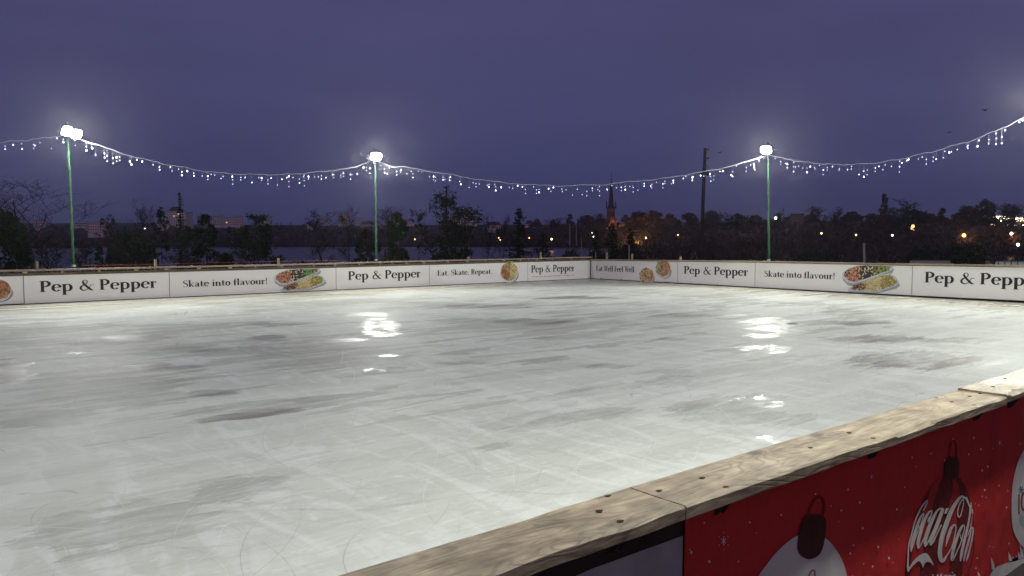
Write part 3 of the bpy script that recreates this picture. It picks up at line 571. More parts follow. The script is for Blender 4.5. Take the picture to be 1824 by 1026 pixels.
for (x, y) in ((1108, 958), (1290, 905), (1560, 808), (1745, 745), (1806, 722)):
    p = onY(x, y, 1.72); mb = MB()
    for dx in (-.02, .02): mb.add([(p[0] + dx + s, yy, zz) for s in (-.002, .002) for yy, zz in ((1.70, .918), (1.764, .918), (1.764, .855), (1.735, .862))], [(0, 1, 2, 3), (7, 6, 5, 4), (0, 4, 5, 1), (1, 5, 6, 2), (2, 6, 7, 3), (3, 7, 4, 0)])
    mb.box((p[0] - .024, 1.755, .852), (p[0] + .024, 1.764, .919)); mb.box((p[0] - .024, 1.695, .9145), (p[0] + .024, 1.754, .9192))
    fxn(mb.build('angle_bracket', m_steel, nb))
# grey tarpaulin left of the red banner
pa = onY(1023, 1026, 1.75); pb = onY(1219, 955, 1.75)
mb = MB(); n = 40; vs = []
for i in range(n + 1):
    x = -4 + (pb[0] + 4) * i / n; zt = pb[2] + (pa[2] - pb[2]) * max(0, (pb[0] - x) / (pb[0] - pa[0])) if x > pa[0] else pa[2] - .01
    for j in range(9): z = zt - (zt + .15) * j / 8; vs.append((x, 1.757 + .006 * noise.noise(Vector((x * 4, z * 3, 1))), z))
mb.add(vs, [(i * 9 + j, (i + 1) * 9 + j, (i + 1) * 9 + j + 1, i * 9 + j + 1) for i in range(n) for j in range(8)])
tag(mb.build('tarpaulin', mat('blue_grey_sheet', (.30, .315, .33), .55, .4, var=.25, vscale=5, bump=.3, bscale=4), smooth=True), 'blue grey sheet hung on the near boards just left of the red banner', 'tarpaulin')
# red drinks banner: everything on it lies on the plane Y = YB
rb = empty('drinks_banner', (5, YB, 0)); tag(rb, 'big red Christmas banner with white Coca-Cola script and baubles, under the near plank', 'banner')
def bump_mat(name, col, rough=.45):
    m = mat(name, col, rough, .5, var=.06, vscale=2, bump=.9, bscale=1.7, stretch=(1, 1, .6)); return m
m_red = bump_mat('banner_red', (.46, .022, .022)); m_dkred = bump_mat('banner_dark_red', (.135, .010, .011)); m_cap = bump_mat('banner_brown', (.055, .010, .010))
m_wht = bump_mat('banner_white', (.56, .56, .52)); m_sn = bump_mat('banner_snow', (.62, .56, .54)); m_bl = bump_mat('banner_blue', (.05, .10, .30)); m_lb = bump_mat('banner_pale_blue', (.35, .42, .48)); m_out = bump_mat('banner_edge_red', (.20, .008, .010))
xl = onY(1222, 920, YB)[0]
mb = MB(); n = 60; vs = []
for i in range(n + 1):
    x = xl + (XC - 1 - xl) * (i / n) ** 1.6
    for z in (-.15, .912): vs.append((x - (.012 if z < 0 and i == 0 else 0), YB + .003, z))
mb.add(vs, [(2 * i, 2 * i + 2, 2 * i + 3, 2 * i + 1) for i in range(n)])
def fxr(o): o.location = (-5, -YB, 0); return o
fxr(mb.build('banner_sheet', m_red, rb))
class RD:
    def __init__(s): s.mb = MB(); s.mats = []; s.k = 0
    def put(s, v, fcs, m, lay):
        if m not in s.mats: s.mats.append(m)
        s.k += 1; o = lay * .0006 + (s.k % 30) * .00001
        s.mb.add([(lambda q: (q[0], YB - o, q[2]))(onY(x, y, YB)) for x, y in v], fcs, s.mats.index(m))
    def poly(s, v, m, lay): s.put(v, [tuple(range(len(v)))], m, lay)
    def rib(s, pts, m, lay, k=6): v, f_ = ribbon(pts, True, k); s.put(v, f_, m, lay)
    def build(s, name): return fxr(s.mb.build(name, s.mats, rb))
def sc(pts, ox, oy, k): return [(ox + p[0] / k, oy + p[1] / k) + ((p[2] / k,) if len(p) > 2 else ()) for p in pts]
def smooth_poly(pts, k=5): return [(p[0], p[1]) for p in cr(pts + [pts[0]], k)[:-1]]
# left bauble
D = RD(); z6 = lambda P: sc(P, 1340, 860, 6.182)
D.poly(smooth_poly(z6([(640, 520), (790, 600), (870, 670), (950, 780), (1000, 880), (1040, 1026), (1055, 1200), (1000, 1420), (820, 1600), (520, 1640), (220, 1560), (30, 1380), (10, 1200), (70, 1026), (180, 870), (280, 750), (400, 640), (500, 580)])), m_wht, 1)
D.rib(z6([(600, 1150, 12), (600, 1080, 12), (625, 1010, 12), (650, 965, 12), (680, 965, 12), (688, 1010, 12), (670, 1100, 12)]), m_out, 3)
D.build('bauble_print')
D = RD(); D.poly(smooth_poly(z6([(545, 410), (575, 365), (620, 345), (735, 345), (780, 370), (808, 425), (800, 560), (770, 720), (720, 800), (650, 835), (590, 835), (520, 790), (490, 720), (500, 600), (520, 500)]), 3), m_cap, 5)
D.rib(z6([(615, 350, 22), (640, 260, 20), (690, 180, 22), (745, 148, 24), (782, 190, 24), (790, 270, 24), (775, 350, 22)]), m_out, 4); D.build('bauble_cap_print')
# bottle bauble with stripes
z3 = lambda P: sc(P, 1620, 760, 8.55); z1 = lambda P: sc(P, 1600, 860, 11.4)
D = RD()
D.poly(z1([(900, -140), (1180, -140), (1330, 0), (1400, 150), (1480, 420), (1520, 800), (1530, 1200), (1510, 1600), (1440, 1900), (1440, 2400), (160, 2400), (150, 1800), (190, 1300), (260, 950), (380, 620), (560, 250), (720, 0)]), bump_mat('banner_bottle_red', (.38, .022, .022)), 1)
D.poly(z1([(900, -140), (1060, -140), (1110, 0), (1090, 200), (1040, 400), (960, 800), (850, 1200), (800, 1500), (790, 2400), (420, 2400), (440, 1700), (560, 1200), (680, 600), (740, 300), (820, 60)]), m_dkred, 2)
D.poly(z1([(1130, -140), (1250, -90), (1330, 0), (1410, 180), (1480, 480), (1440, 620), (1400, 800), (1340, 1100), (1300, 1500), (1285, 2400), (1010, 2400), (1040, 1500), (1110, 1150), (1190, 850), (1230, 500), (1250, 200), (1210, 0)]), m_dkred, 2)
D.poly(z1([(560, 250), (640, 130), (600, 330), (480, 620), (360, 1000), (290, 1400), (250, 1700), (240, 2400), (160, 2400), (150, 1800), (190, 1300), (260, 950), (380, 620)]), m_dkred, 2)
D.rib(z1([(1500, 560, 18), (1530, 900, 20), (1530, 1300, 20), (1480, 1650, 20), (1420, 1800, 22), (1420, 2400, 20)]), m_out, 2)
D.build('bottle_print')
D = RD(); D.poly(smooth_poly(z3([(525, 740), (532, 570), (560, 495), (605, 460), (718, 460), (745, 520), (755, 610), (738, 740), (700, 800), (560, 800)]), 3), m_cap, 5)
D.rib(z3([(610, 465, 18), (612, 320, 18), (650, 232, 20), (695, 228, 20), (715, 320, 18), (712, 465, 18)]), m_out, 4); D.build('bottle_cap_print')
# white script
D = RD(); zz = lambda P: z1(P)
for st in (
 [(585, 340, 10), (545, 375, 24), (480, 455, 30), (415, 570, 30), (350, 720, 30), (300, 870, 30), (262, 1030, 28), (230, 1140, 28), (205, 1250, 28), (192, 1350, 28), (185, 1516, 28), (178, 1700, 40)],
 [(585, 350, 8), (560, 430, 28), (525, 500, 28), (492, 570, 18)],
 [(495, 615, 18), (440, 690, 34), (390, 810, 48), (350, 930, 54), (310, 1060, 58), (272, 1190, 60), (252, 1300, 48), (250, 1405, 14)],
 [(250, 1400, 10), (300, 1230, 20), (355, 1060, 20), (405, 930, 20), (440, 860, 20), (470, 760, 20), (500, 650, 22), (495, 612, 16)],
 [(385, 830, 10), (405, 880, 24), (430, 905, 30), (470, 880, 24), (500, 840, 14)],
 [(598, 805, 14), (600, 770, 40), (622, 715, 48), (645, 670, 28), (668, 610, 26), (660, 565, 26), (615, 590, 38), (555, 680, 54), (495, 820, 62), (450, 960, 66), (415, 1090, 68), (390, 1220, 64), (392, 1335, 30)],
 [(395, 1330, 20), (430, 1280, 26), (475, 1190, 22), (520, 1100, 22), (560, 1010, 22)],
 [(900, 520, 30), (830, 520, 30), (765, 580, 44), (705, 690, 62), (645, 820, 74), (595, 950, 78), (555, 1080, 74), (530, 1200, 66), (535, 1295, 26)],
 [(540, 1290, 16), (590, 1200, 30), (640, 1090, 26), (700, 960, 22), (770, 780, 18), (820, 640, 16)],
 [(890, 520, 70), (852, 640, 68), (800, 790, 72), (740, 940, 74), (690, 1060, 74), (650, 1170, 70), (645, 1270, 30)],
 [(650, 1265, 16), (700, 1190, 30), (750, 1080, 24), (800, 980, 22), (835, 900, 22), (865, 850, 26)],
 [(1300, 300, 30), (1270, 275, 44), (1205, 340, 62), (1125, 455, 76), (1055, 590, 86), (1000, 730, 92), (945, 880, 96), (900, 1010, 96), (865, 1140, 90), (840, 1280, 86), (832, 1400, 86), (838, 1500, 90), (868, 1575, 80), (915, 1560, 64), (960, 1490, 38), (1025, 1390, 28), (1080, 1280, 26), (1118, 1150, 26), (1145, 1010, 26), (1158, 900, 28), (1140, 845, 30)],
 [(1150, 835, 20), (1110, 855, 44), (1060, 920, 60), (1030, 1000, 64), (1000, 1090, 58), (975, 1180, 40), (948, 1300, 6)],
 [(1270, 262, 34), (1330, 300, 46), (1372, 320, 44), (1410, 410, 36), (1452, 515, 28)],
 [(1305, 320, 18), (1250, 395, 22), (1208, 500, 22), (1192, 610, 24), (1205, 680, 26), (1235, 690, 26), (1265, 620, 22), (1295, 500, 18), (1312, 400, 18), (1305, 330, 18)],
 [(1468, 385, 10), (1455, 500, 36), (1440, 640, 38), (1412, 800, 38), (1378, 960, 44), (1340, 1110, 52), (1298, 1300, 56), (1265, 1460, 56), (1248, 1590, 24)],
 [(1322, 845, 20), (1275, 890, 44), (1225, 990, 56), (1175, 1120, 60), (1125, 1280, 62), (1085, 1440, 66), (1080, 1560, 56), (1110, 1530, 36), (1160, 1430, 26), (1215, 1310, 22), (1265, 1190, 22), (1300, 1040, 20), (1330, 930, 22), (1322, 848, 20)],
 [(1240, 1030, 16), (1262, 1120, 22), (1300, 1165, 24), (1345, 1130, 16)],
 [(1395, 1080, 10), (1440, 960, 26), (1485, 905, 34), (1508, 960, 30), (1485, 1130, 30), (1440, 1330, 34), (1395, 1500, 36), (1370, 1590, 14)],
 [(1468, 960, 20), (1430, 1120, 34), (1385, 1290, 40), (1340, 1460, 42), (1318, 1585, 24)],
 [(1492, 640, 10), (1480, 760, 12), (1450, 920, 14)]):
    D.rib(zz(st), m_wht, 6, 5)
D.poly(z1([(950, 515), (1012, 508), (965, 622), (914, 620)]), m_wht, 6); D.poly(z1([(1474, 540), (1502, 530), (1507, 625), (1480, 625)]), m_wht, 6)
tail = [(160, 850), (165, 910), (185, 942), (215, 900), (290, 800), (360, 735), (400, 715), (440, 745), (465, 800), (485, 858), (500, 810), (530, 755), (580, 730), (630, 745), (670, 775), (708, 812), (680, 740), (640, 660), (590, 585), (540, 555), (490, 560), (420, 590), (350, 650), (280, 730), (220, 820), (195, 838), (183, 800), (165, 800)]
D.poly(z1([(x, y + 866) for x, y in tail]), m_wht, 7)
D.build('script_lettering')
D = RD(); GB = {'l': [[(0, 0), (0, 1)]], 'M': [[(0, 0), (0, 1)], [(0, 1), (.35, .3)], [(.35, .3), (.7, 1)], [(.7, 1), (.7, 0)]]}
B = lambda x, y: (1600 + x / 11.4, 936 + y / 11.4)
def bar(p, q, w=24): D.rib([(*B(*p), w / 11.4), (*B(*q), w / 11.4)], m_wht, 6, 2)
bar((690, 985), (690, 1200)); bar((780, 985), (780, 1200)); bar((780, 985), (822, 1100)); bar((822, 1100), (868, 968)); bar((868, 968), (868, 1200))
D.rib([(*B(x, y), 2.2) for x, y in ((905, 1040), (935, 1010), (975, 1012), (990, 1060), (990, 1200))], m_wht, 6); D.rib([(*B(x, y), 2.2) for x, y in ((990, 1110), (930, 1110), (905, 1160), (930, 1205), (985, 1190))], m_wht, 6)
D.rib([(*B(x, y), 2.2) for x, y in ((1060, 1020), (1020, 1010), (1000, 1080), (1020, 1150), (1055, 1130))], m_wht, 6); bar((1060, 1005), (1060, 1240)); bar((1085, 1010), (1085, 1200)); bar((1085, 940), (1085, 965)); D.rib([(*B(x, y), 2.2) for x, y in ((1150, 1010), (1115, 1000), (1100, 1080), (1120, 1180), (1150, 1180))], m_wht, 6)
D.build('slogan_lettering')
# right bauble, snow bank and its little trees
z4 = lambda P: sc(P, 1720, 780, 4.17)
D = RD(); D.poly(smooth_poly(z4([(470, 40), (425, 100), (388, 180), (360, 280), (345, 390), (340, 520), (345, 640), (362, 710), (400, 780), (450, 820), (600, 850), (760, 760), (820, 600), (830, 400), (760, 150), (640, 30), (550, 0)])), m_wht, 1); D.build('bauble_print')
D = RD(); D.rib(z4([(394, 418, 10), (394, 565, 10)]), m_out, 3, 2)
D.rib(z4([(440, 400, 9), (420, 420, 11), (413, 470, 12), (418, 520, 11), (440, 545, 9)]), m_out, 3)
for i in range(6):
    t = i * math.pi / 3; D.rib(z4([(412, 382, 6), (412 + 22 * math.cos(t), 382 + 30 * math.sin(t), 6)]), m_bl, 3, 2)
D.poly(smooth_poly(z4([(405, 560), (425, 580), (450, 600), (450, 660), (415, 650), (398, 610)]), 3), m_lb, 2); D.build('bauble_writing')
D = RD(); D.poly(z4([(180, 1060), (180, 1020), (200, 985), (235, 955), (300, 930), (370, 915), (440, 885), (600, 850), (600, 1200), (180, 1200)]), m_wht, 1)
D.poly(z4([(310, 1060), (345, 1015), (395, 965), (440, 935), (600, 900), (600, 1200), (310, 1200)]), m_cap, 3)
for (x, y, h) in ((205, 978, 95), (332, 915, 70), (402, 900, 60), (420, 890, 100), (105, 1060, 70), (445, 880, 70)):
    D.poly(z4([(x - 12, y), (x + 12, y - 2), (x + 2, y - h * .55), (x - 10 - h * .1, y - h)]), m_wht, 2)
D.build('snow_bank_print')
D = RD(); dots = [(1254, 931, 3), (1231, 984, 5), (1263, 1000, 5), (1315, 1000, 3.4), (1335, 930, 4), (1347, 949, 2.2), (1391, 917, 4), (1452, 880, 3.4), (1480, 901, 2.6), (1498, 909, 4), (1510, 872, 4), (1531, 895, 4.6), (1536, 941, 4.6), (1597, 907, 4), (1494, 929, 2),
        (1514, 986, 4), (1564, 974, 4.6), (1583, 994, 4.6), (1538, 1004, 3.2), (1554, 1009, 4), (1518, 1026, 3.4), (1520, 971, 3), (1624, 815, 3), (1658, 808, 3), (1631, 831, 2.4), (1697, 782, 2.6), (1734, 780, 4), (1747, 800, 4), (1725, 809, 3.6), (1682, 820, 3), (1749, 838, 4), (1759, 831, 4),
        (1753.5, 872.5, 3.6), (1779, 865, 3), (1795, 874, 2.8), (1743, 900, 2.6), (1749, 884, 2.4), (1756, 886, 2.2), (1792.5, 904, 3.6), (1737, 897, 2), (1817, 790, 3), (1769, 799, 2), (1611, 868, 3), (1228, 979, 3), (1224, 914, 2.4), (1769, 975, 2), (1797, 968, 3), (1763, 973, 2), (1740, 994, 3), (1738, 1012, 3), (1810, 991, 3), (1804, 993, 3), (1590, 1002, 2), (1600, 960, 1.6)]
for (x, y, w) in dots: D.poly(ell(x, y, w * .38, w * .55, 8), m_sn, 2)
for (x, y, s) in ((1288.5, 963.5, 9), (1780.5, 789, 5), (1552, 849, 4), (1784, 793, 1.5)):
    for i in range(6):
        t = i * math.pi / 3 + .52; D.rib([(x, y, s * .17), (x + s * .62 * math.cos(t) * .8, y + s * .9 * math.sin(t), s * .13)], m_sn, 2, 2)
        D.poly(ell(x + s * 1.25 * math.cos(t) * .8, y + s * 1.7 * math.sin(t), s * .07, s * .16, 6), m_sn, 2)
D.build('snowflake_print')
# ---------------------------------------------------------------- floodlight poles
m_gp = mat('green_pole_paint', (.026, .10, .048), .45, .5, var=.3, vscale=3); m_house = mat('lamp_housing', (.05, .055, .055), .5); m_glow = mat('floodlight_glass', (.8, .8, .8), .3, .5, emit=(1, .985, .93), es=60)
m_alu = mat('clamp_metal', (.55, .55, .52), .35, .6, metal=.6)
def flood_pole(base, head, label, aim, heads=((0, 0, .215, .165),), lean=None):
    bx, by = base; r = empty('floodlight_pole', (bx, by, -.2)); tag(r, label, 'floodlight pole', 'green floodlight poles around the rink')
    hx, hy, hz = head; P = lambda t: (lean[0] * t if lean else 0, lean[1] * t if lean else 0, t)
    Lh = hz + .2; mb = MB(); mb.tube([P(0), P(Lh * .45), P(Lh * .8), P(Lh + .32)], [.043, .041, .033, .030], 12); mb.build('pole', m_gp, r, True)
    for t in (Lh * .45, Lh * .8): MB().tube([P(t - .04), P(t + .04)], .052, 12).build('coupling', m_gp, r)
    mb = MB(); q = []
    for i in range(90):
        t = .4 + (Lh - .7) * i / 89; c = P(t); an = i * .75; q.append((c[0] + .045 * math.cos(an), c[1] + .045 * math.sin(an), t))
    mb.tube(q, .007, 4); mb.build('feed_cable', mat('green_cable', (.05, .12, .07), .6), r)
    MB().lathe((0, 0, 0), ((.16, 0), (.16, .012), (.07, .03), (.06, .08)), 12).build('base_plate', m_galv, r)
    MB().tube([P(1.24), P(1.30)], .068, 12).build('clamp_ring', m_alu, r)
    d = np.array([aim[0] - bx, aim[1] - by]); d = d / np.hypot(*d); side = np.array([-d[1], d[0], 0]); fw = np.array([d[0], d[1], 0]); top = np.array(P(Lh))
    mb = MB(); mb.tube([top - side * .36 + fw * .06, top + side * .36 + fw * .06], .02, 8); mb.build('cross_arm', m_galv, r)
    tilt = math.radians(27 if by > 2 else 38); n3 = fw * math.cos(tilt) - ZV * math.sin(tilt); u3 = fw * math.sin(tilt) + ZV * math.cos(tilt)
    for (so, uo, wx_, wz_) in heads:
        c = top + side * so + u3 * uo + fw * .20; h = MB(); h.obox(c - n3 * .05, side * wx_, u3 * wz_, n3 * .045)
        for k in range(5): h.obox(c - n3 * .11, side * .005 + 0 * side, u3 * .12, n3 * .016) if k == 2 else h.obox(c - n3 * .11 + side * (k - 2) * .06, side * .005, u3 * .12, n3 * .016)
        ho = h.build('floodlight_head', m_house, r)
        g_ = MB(); g_.add([c + n3 * (.0 + .05 * zq) + side * rq * wx_ * math.cos(t) * abs(math.cos(t)) ** -.35 + u3 * rq * wz_ * math.sin(t) * (abs(math.sin(t)) + 1e-6) ** -.35 for zq, rq in ((0, 1.), (.6, .9), (1, .6)) for t in [.01 + i * math.pi / 10 for i in range(20)]], [(j * 20 + i, j * 20 + (i + 1) % 20, (j + 1) * 20 + (i + 1) % 20, (j + 1) * 20 + i) for j in range(2) for i in range(20)] + [tuple(range(40, 60))]); g_.build('glass', m_glow, ho)
        y = MB(); y.tube([top + side * (so - wx_) + fw * .06, c - side * wx_], .010, 5); y.tube([top + side * (so + wx_) + fw * .06, c + side * wx_], .010, 5); y.build('yoke', m_galv, ho)
        ld = bpy.data.lights.new('floodlight_beam', 'AREA'); ld.shape = 'RECTANGLE'; ld.size = .30; ld.size_y = .24; ld.energy = LAMP_W * 2 / len(heads) * (1.38 if by > 2 else .82); ld.color = (1, 1.0, .89)
        lo = bpy.data.objects.new('floodlight_beam', ld); link(lo, r); lo.location = tuple(c + n3 * .065); lo.rotation_euler = Vector(tuple(-n3)).to_track_quat('Z', 'Y').to_euler()
    return r
mid = (11, 14)
l1 = onY(120, 237, YC + .6); l2 = onY(668, 280, YC + .6); l3 = onX(1368, 268, XC + .6); l4 = onX(1856, 182, XC + .6)
def pole_at(l, pxb, side, label, heads=((0, 0, .215, .165),)):
    b = (onY(pxb[0], pxb[1], YC + .6) if side == 'L' else onX(pxb[0], pxb[1], XC + .6)); k = (l[:2] - b[:2]) / (l[2] - b[2]); base = b[:2] - k * (b[2] + .2)
    return flood_pole(base, l, label, mid, heads, lean=(float(k[0]), float(k[1])))
pole_at(l1, (131, 470), 'L', 'leftmost green pole with glaring twin floodlights, behind the left boards', ((-.165, .03, .16, .15), (.165, -.03, .16, .15)))
pole_at(l2, (670, 468), 'L', 'green floodlight pole behind the Pep & Pepper banner in the middle of the left boards')
pole_at(l3, (1370, 465), 'R', 'slim green floodlight pole behind the right boards')
pole_at(l4, (1846, 470), 'R', 'floodlight pole just outside the right edge, behind the right boards')
for x in (-5.6, 4.5, 14.6): flood_pole((x, .88), (x, .88, 5.0), 'green floodlight pole behind the viewer, beside the near boards', (x + .01, 14))
flood_pole((XC - 3, .88), (XC - 3, .88, 5.0), 'green floodlight pole behind the viewer, beside the near boards', (XC - 3, 14))
flood_pole((-6.0, YC + .6), (-6, YC + .6, 5.0), 'floodlight pole beyond the left edge, behind the left boards', (-5.5, 14))
bl = empty('added_fill_lamp', (-2.5, -9, -.2)); tag(bl, 'added fill lamp behind the viewer, outside the picture', 'street lamp'); MB().tube([(0, 0, 0), (0, 0, 4.2)], [.06, .045], 8).build('pole', m_galv, bl)  # added fill lamp on a pole, brightens the near banner and plank edge
MB().lathe((0, 0, 4.45), ((.10, -.25), (.20, -.1), (.22, .05), (.15, .2), (.04, .27)), 12).build('lamp_globe', mat('fill_lamp_glass', (.8, .8, .75), .4, emit=(1, .93, .82), es=6), bl)
ld = bpy.data.lights.new('fill_lamp_light', 'POINT'); ld.energy = 150; ld.color = (1, .93, .82); ld.shadow_soft_size = .22; lo = bpy.data.objects.new('fill_lamp_light', ld); link(lo, bl); lo.location = (0, .4, 4.4)
# ---------------------------------------------------------------- icicle light strings
m_wire = mat('white_wire', (.62, .62, .66), .4, .5); m_dwire = mat('drop_wire', (.25, .25, .30), .5, .4)
m_b1 = mat('led_bright', (.8, .8, .9), .3, emit=(.80, .82, 1.0), es=6); m_b2 = mat('led_soft', (.7, .7, .8), .3, emit=(.62, .62, .95), es=1.3)
def bulb_mesh(name, m, r): b = MB(); b.lathe((0, 0, 0), ((.25 * r, -1.2 * r), (.85 * r, -.6 * r), (r, 0), (.7 * r, .7 * r), (.3 * r, 1.2 * r)), 6); return b.mesh(name, m)
BM = [bulb_mesh('bulb', m_b1, .022), bulb_mesh('bulb', m_b1, .015), bulb_mesh('bulb', m_b2, .016)]
def string(pa, pb, prof, n, label, seed, tmin=0., tmax=1.):
    """pa, pb: pole tops in plan; prof: sag profile as photo rows of the cable, turned into real heights over the straight plan line"""
    rg = random.Random(seed); xs = [q[0] for q in prof]; ys = [q[1] for q in prof]
    def P(t):
        g = pa * (1 - t) + pb * t; v = np.array([g[0], g[1], 0]); x = 912 + 0.; fd = v @ hv
        lo, hi = 300., 900.; z = 5.
        for _ in range(6):      # find height on the vertical line through g whose row matches the profile
            vv = np.array([g[0], g[1], z]) - CAM; x = 912 + f_px * (vv @ RV) / (vv @ FV); y = float(np.interp(x, xs, ys)); dd = ray(x, y); z = H + dd[2] * (np.hypot(g[0], g[1]) / math.hypot(dd[0], dd[1]))
        return np.array([g[0], g[1], z])
    r = empty('light_string', tuple(P(tmin) * [1, 1, 0])); b0 = np.array(r.location); tag(r, label, 'light string', 'icicle light strings between the poles')
    pts = [P(tmin + (tmax - tmin) * i / 90) - b0 for i in range(91)]
    for i in range(1, 90): pts[i] = pts[i] + np.array([0, 0, .010 * math.sin(i * 1.7 + seed) + .018 * math.sin(i * .63 + seed)])
    MB().tube(pts, .0065, 5).build('cable', m_wire, r)
    for i in range(n):
        t = tmin + (tmax - tmin) * (i + .5 + rg.uniform(-.75, .75)) / n; t = tmin + (tmax - tmin) * min(1, max(0, (t - tmin) / (tmax - tmin))); p = P(t) - b0; ln = rg.choice((.08, .12, .16, .22, .22, .3, .34, .42)) * rg.uniform(.8, 1.1)
        mb = MB(); sx = rg.uniform(-.03, .03); mb.tube([p, p + [sx, 0, -ln * .5], p + [sx * .3, sx, -ln]], .0028, 3); s = mb.build('icicle_strand', m_dwire, r)
        k = 1 if ln < .2 else (rg.choice((1, 2, 2)) if ln < .4 else rg.choice((2, 2, 3)))
        for j in range(k):
            o = bpy.data.objects.new('bulb', rg.choice((BM[0], BM[1], BM[2], BM[2], BM[2], BM[2]))); link(o, s); o.location = tuple(p + [sx * .4, sx * .5, -ln * (1 - .42 * j)]); o.rotation_euler = (rg.uniform(-.3, .3), rg.uniform(-.3, .3), 0)
    return r
g = lambda l: np.array(l[:2])
string(np.array([-6.0, YC + .6]), g(l1), [(-900, 260), (-300, 290), (0, 254), (70, 247), (120, 240)], 46, 'icicle light string running off the left edge from the first pole', 1, .35)
string(g(l1), g(l2), [(120, 243), (150, 250), (200, 268), (260, 285), (300, 293), (350, 303), (400, 309), (460, 311), (510, 311), (560, 307), (620, 301), (650, 291), (668, 283)], 64, 'sagging icicle light string between the two left poles', 2)
string(g(l2), g(l3), [(668, 284), (685, 291), (697, 297), (715, 297), (760, 304), (830, 316), (890, 325), (960, 330), (1000, 331), (1070, 329), (1130, 323), (1200, 316), (1247, 306), (1278, 303), (1309, 293), (1350, 283), (1368, 276)], 88, 'longest icicle light string, crossing the rink corner before the church', 3)
string(g(l3), g(l4), [(1368, 275), (1393, 282), (1434, 289), (1480, 293), (1520, 293), (1565, 290), (1610, 282), (1665, 269), (1739, 248), (1790, 226), (1824, 210), (1856, 192)], 60, 'icicle light string rising to the right from the right-hand pole', 4)
# ---------------------------------------------------------------- trees
m_bark = mat('bark', (.055, .045, .040), .9, .2, var=.4, vscale=8); m_bark2 = mat('pale_bark', (.17, .15, .135), .85, .2, var=.4, vscale=6); m_twig = mat('twig', (.045, .036, .036), .9, .1)
m_lf = [mat('foliage_dark', (.030, .045, .026), .8, .2, var=.6, vscale=1.2), mat('foliage_green', (.045, .075, .035), .8, .2, var=.6, vscale=1.2), mat('foliage_brown', (.085, .055, .040), .85, .2, var=.6, vscale=1.2), mat('foliage_russet', (.12, .065, .042), .85, .2, var=.5, vscale=1.2)]
def leaf_quads(C, size, rg, up=.3):
    """C: n x 3 centres -> arrays of small four-sided leaves (clumps of leaves at this distance)"""
    n = len(C); a = rg.normal(size=(n, 3)); a /= np.linalg.norm(a, axis=1)[:, None]; b = rg.normal(size=(n, 3)); b -= (b * a).sum(1)[:, None] * a; b /= np.linalg.norm(b, axis=1)[:, None]
    s = size * rg.uniform(.5, 1.4, (n, 1)); l = s * rg.uniform(.6, 1.6, (n, 1))
    V = np.stack([C - a * l, C - b * s * .5, C + a * l, C + b * s * .5], 1).reshape(-1, 3); return V
def quad_mesh(name, V, m, smooth_=False):
    n = len(V) // 4; me = bpy.data.meshes.new(name); me.vertices.add(4 * n); me.vertices.foreach_set('co', V.astype(np.float32).ravel()); me.loops.add(4 * n)
    me.loops.foreach_set('vertex_index', np.arange(4 * n, dtype=np.int32)); me.polygons.add(n); me.polygons.foreach_set('loop_start', np.arange(0, 4 * n, 4, dtype=np.int32)); me.polygons.foreach_set('loop_total', np.full(n, 4, dtype=np.int32))
    me.materials.append(m); me.update(calc_edges=True); me.validate(); return me
def ob(name, me, parent=None, loc=(0, 0, 0)):
    o = bpy.data.objects.new(name, me); o.location = loc; return link(o, parent)
RMIN = .010
def branches(h, spread, rg, levels=4, trunk=.03, first=.25, upw=.5, kids=(9, 5, 4, 3), ln=(.42, .5, .5, .55), droop=0.):
    """returns MB of limbs and an array of twig points"""
    mb = MB(); tips = []
    def limb(p, d, L_, r, lev):
        n = 5 if lev < 2 else 3; pts = [p]; q = p.copy(); dd = d.copy()
        for i in range(n):
            dd = dd + rg.normal(size=3) * (.05 if lev == 0 else .16); dd[2] += (.03 * upw if lev else .0) - droop * lev * .08; dd /= np.linalg.norm(dd); q = q + dd * L_ / n; pts.append(q.copy())
        rr = [max(RMIN * (1 if lev < 2 else .7), r * (1 - .82 * i / n)) for i in range(n + 1)]; mb.tube(pts, rr, 6 if lev == 0 else 3, 0, False)
        if lev >= levels - 1: tips.extend(pts[1:]); return
        k = kids[lev]
        for j in range(k):
            t = first + (1 - first) * (j + rg.uniform(.1, .9)) / k if lev == 0 else rg.uniform(.2, 1.); f = t * n; i = min(n - 1, int(f)); base = pts[i] + (pts[i + 1] - pts[i]) * (f - i)
            an = rg.uniform(0, 6.28); out = np.array([math.cos(an), math.sin(an), 0.]); 
            nd = out * spread + dd * rg.uniform(.4, 1.) * (upw if lev == 0 else .7) + np.array([0, 0, .25 * upw]); nd /= np.linalg.norm(nd)
            limb(base, nd, L_ * ln[lev] * (1.15 - .55 * t if lev == 0 else 1) * rg.uniform(.7, 1.2), r * (1 - .7 * t) * .55, lev + 1)
    limb(np.zeros(3), np.array([rg.normal() * .03, rg.normal() * .03, 1.]), h * .95, h * trunk * .5, 0)
    return mb, np.array(tips)
def fit(V, w, h):   # scale a point cloud to a crown width
    return V
def clumped(n, rx, rz, z0, rg, prof, nc=40, cs=.22):
    """foliage clumps through a crown volume; prof(t) = relative radius at height t"""
    P = []
    for _ in range(nc):
        t = rg.uniform(0, 1) ** .9; r = prof(t) * rx * rg.uniform(.25, 1.) ** .5 * rg.uniform(.8, 1.08); an = rg.uniform(0, 6.28)
        P.append((r * math.cos(an), r * math.sin(an), z0 + t * rz, cs * rx * rg.uniform(.6, 1.35)))
    P = np.array(P); i = rg.integers(0, nc, n); d = rg.normal(size=(n, 3)); d /= np.linalg.norm(d, axis=1)[:, None]; k = P[i, 3:4] * rg.uniform(.2, 1, (n, 1)) ** .5
    return P[i, :3] + d * k * np.array([1, 1, .85])
kind_low = None
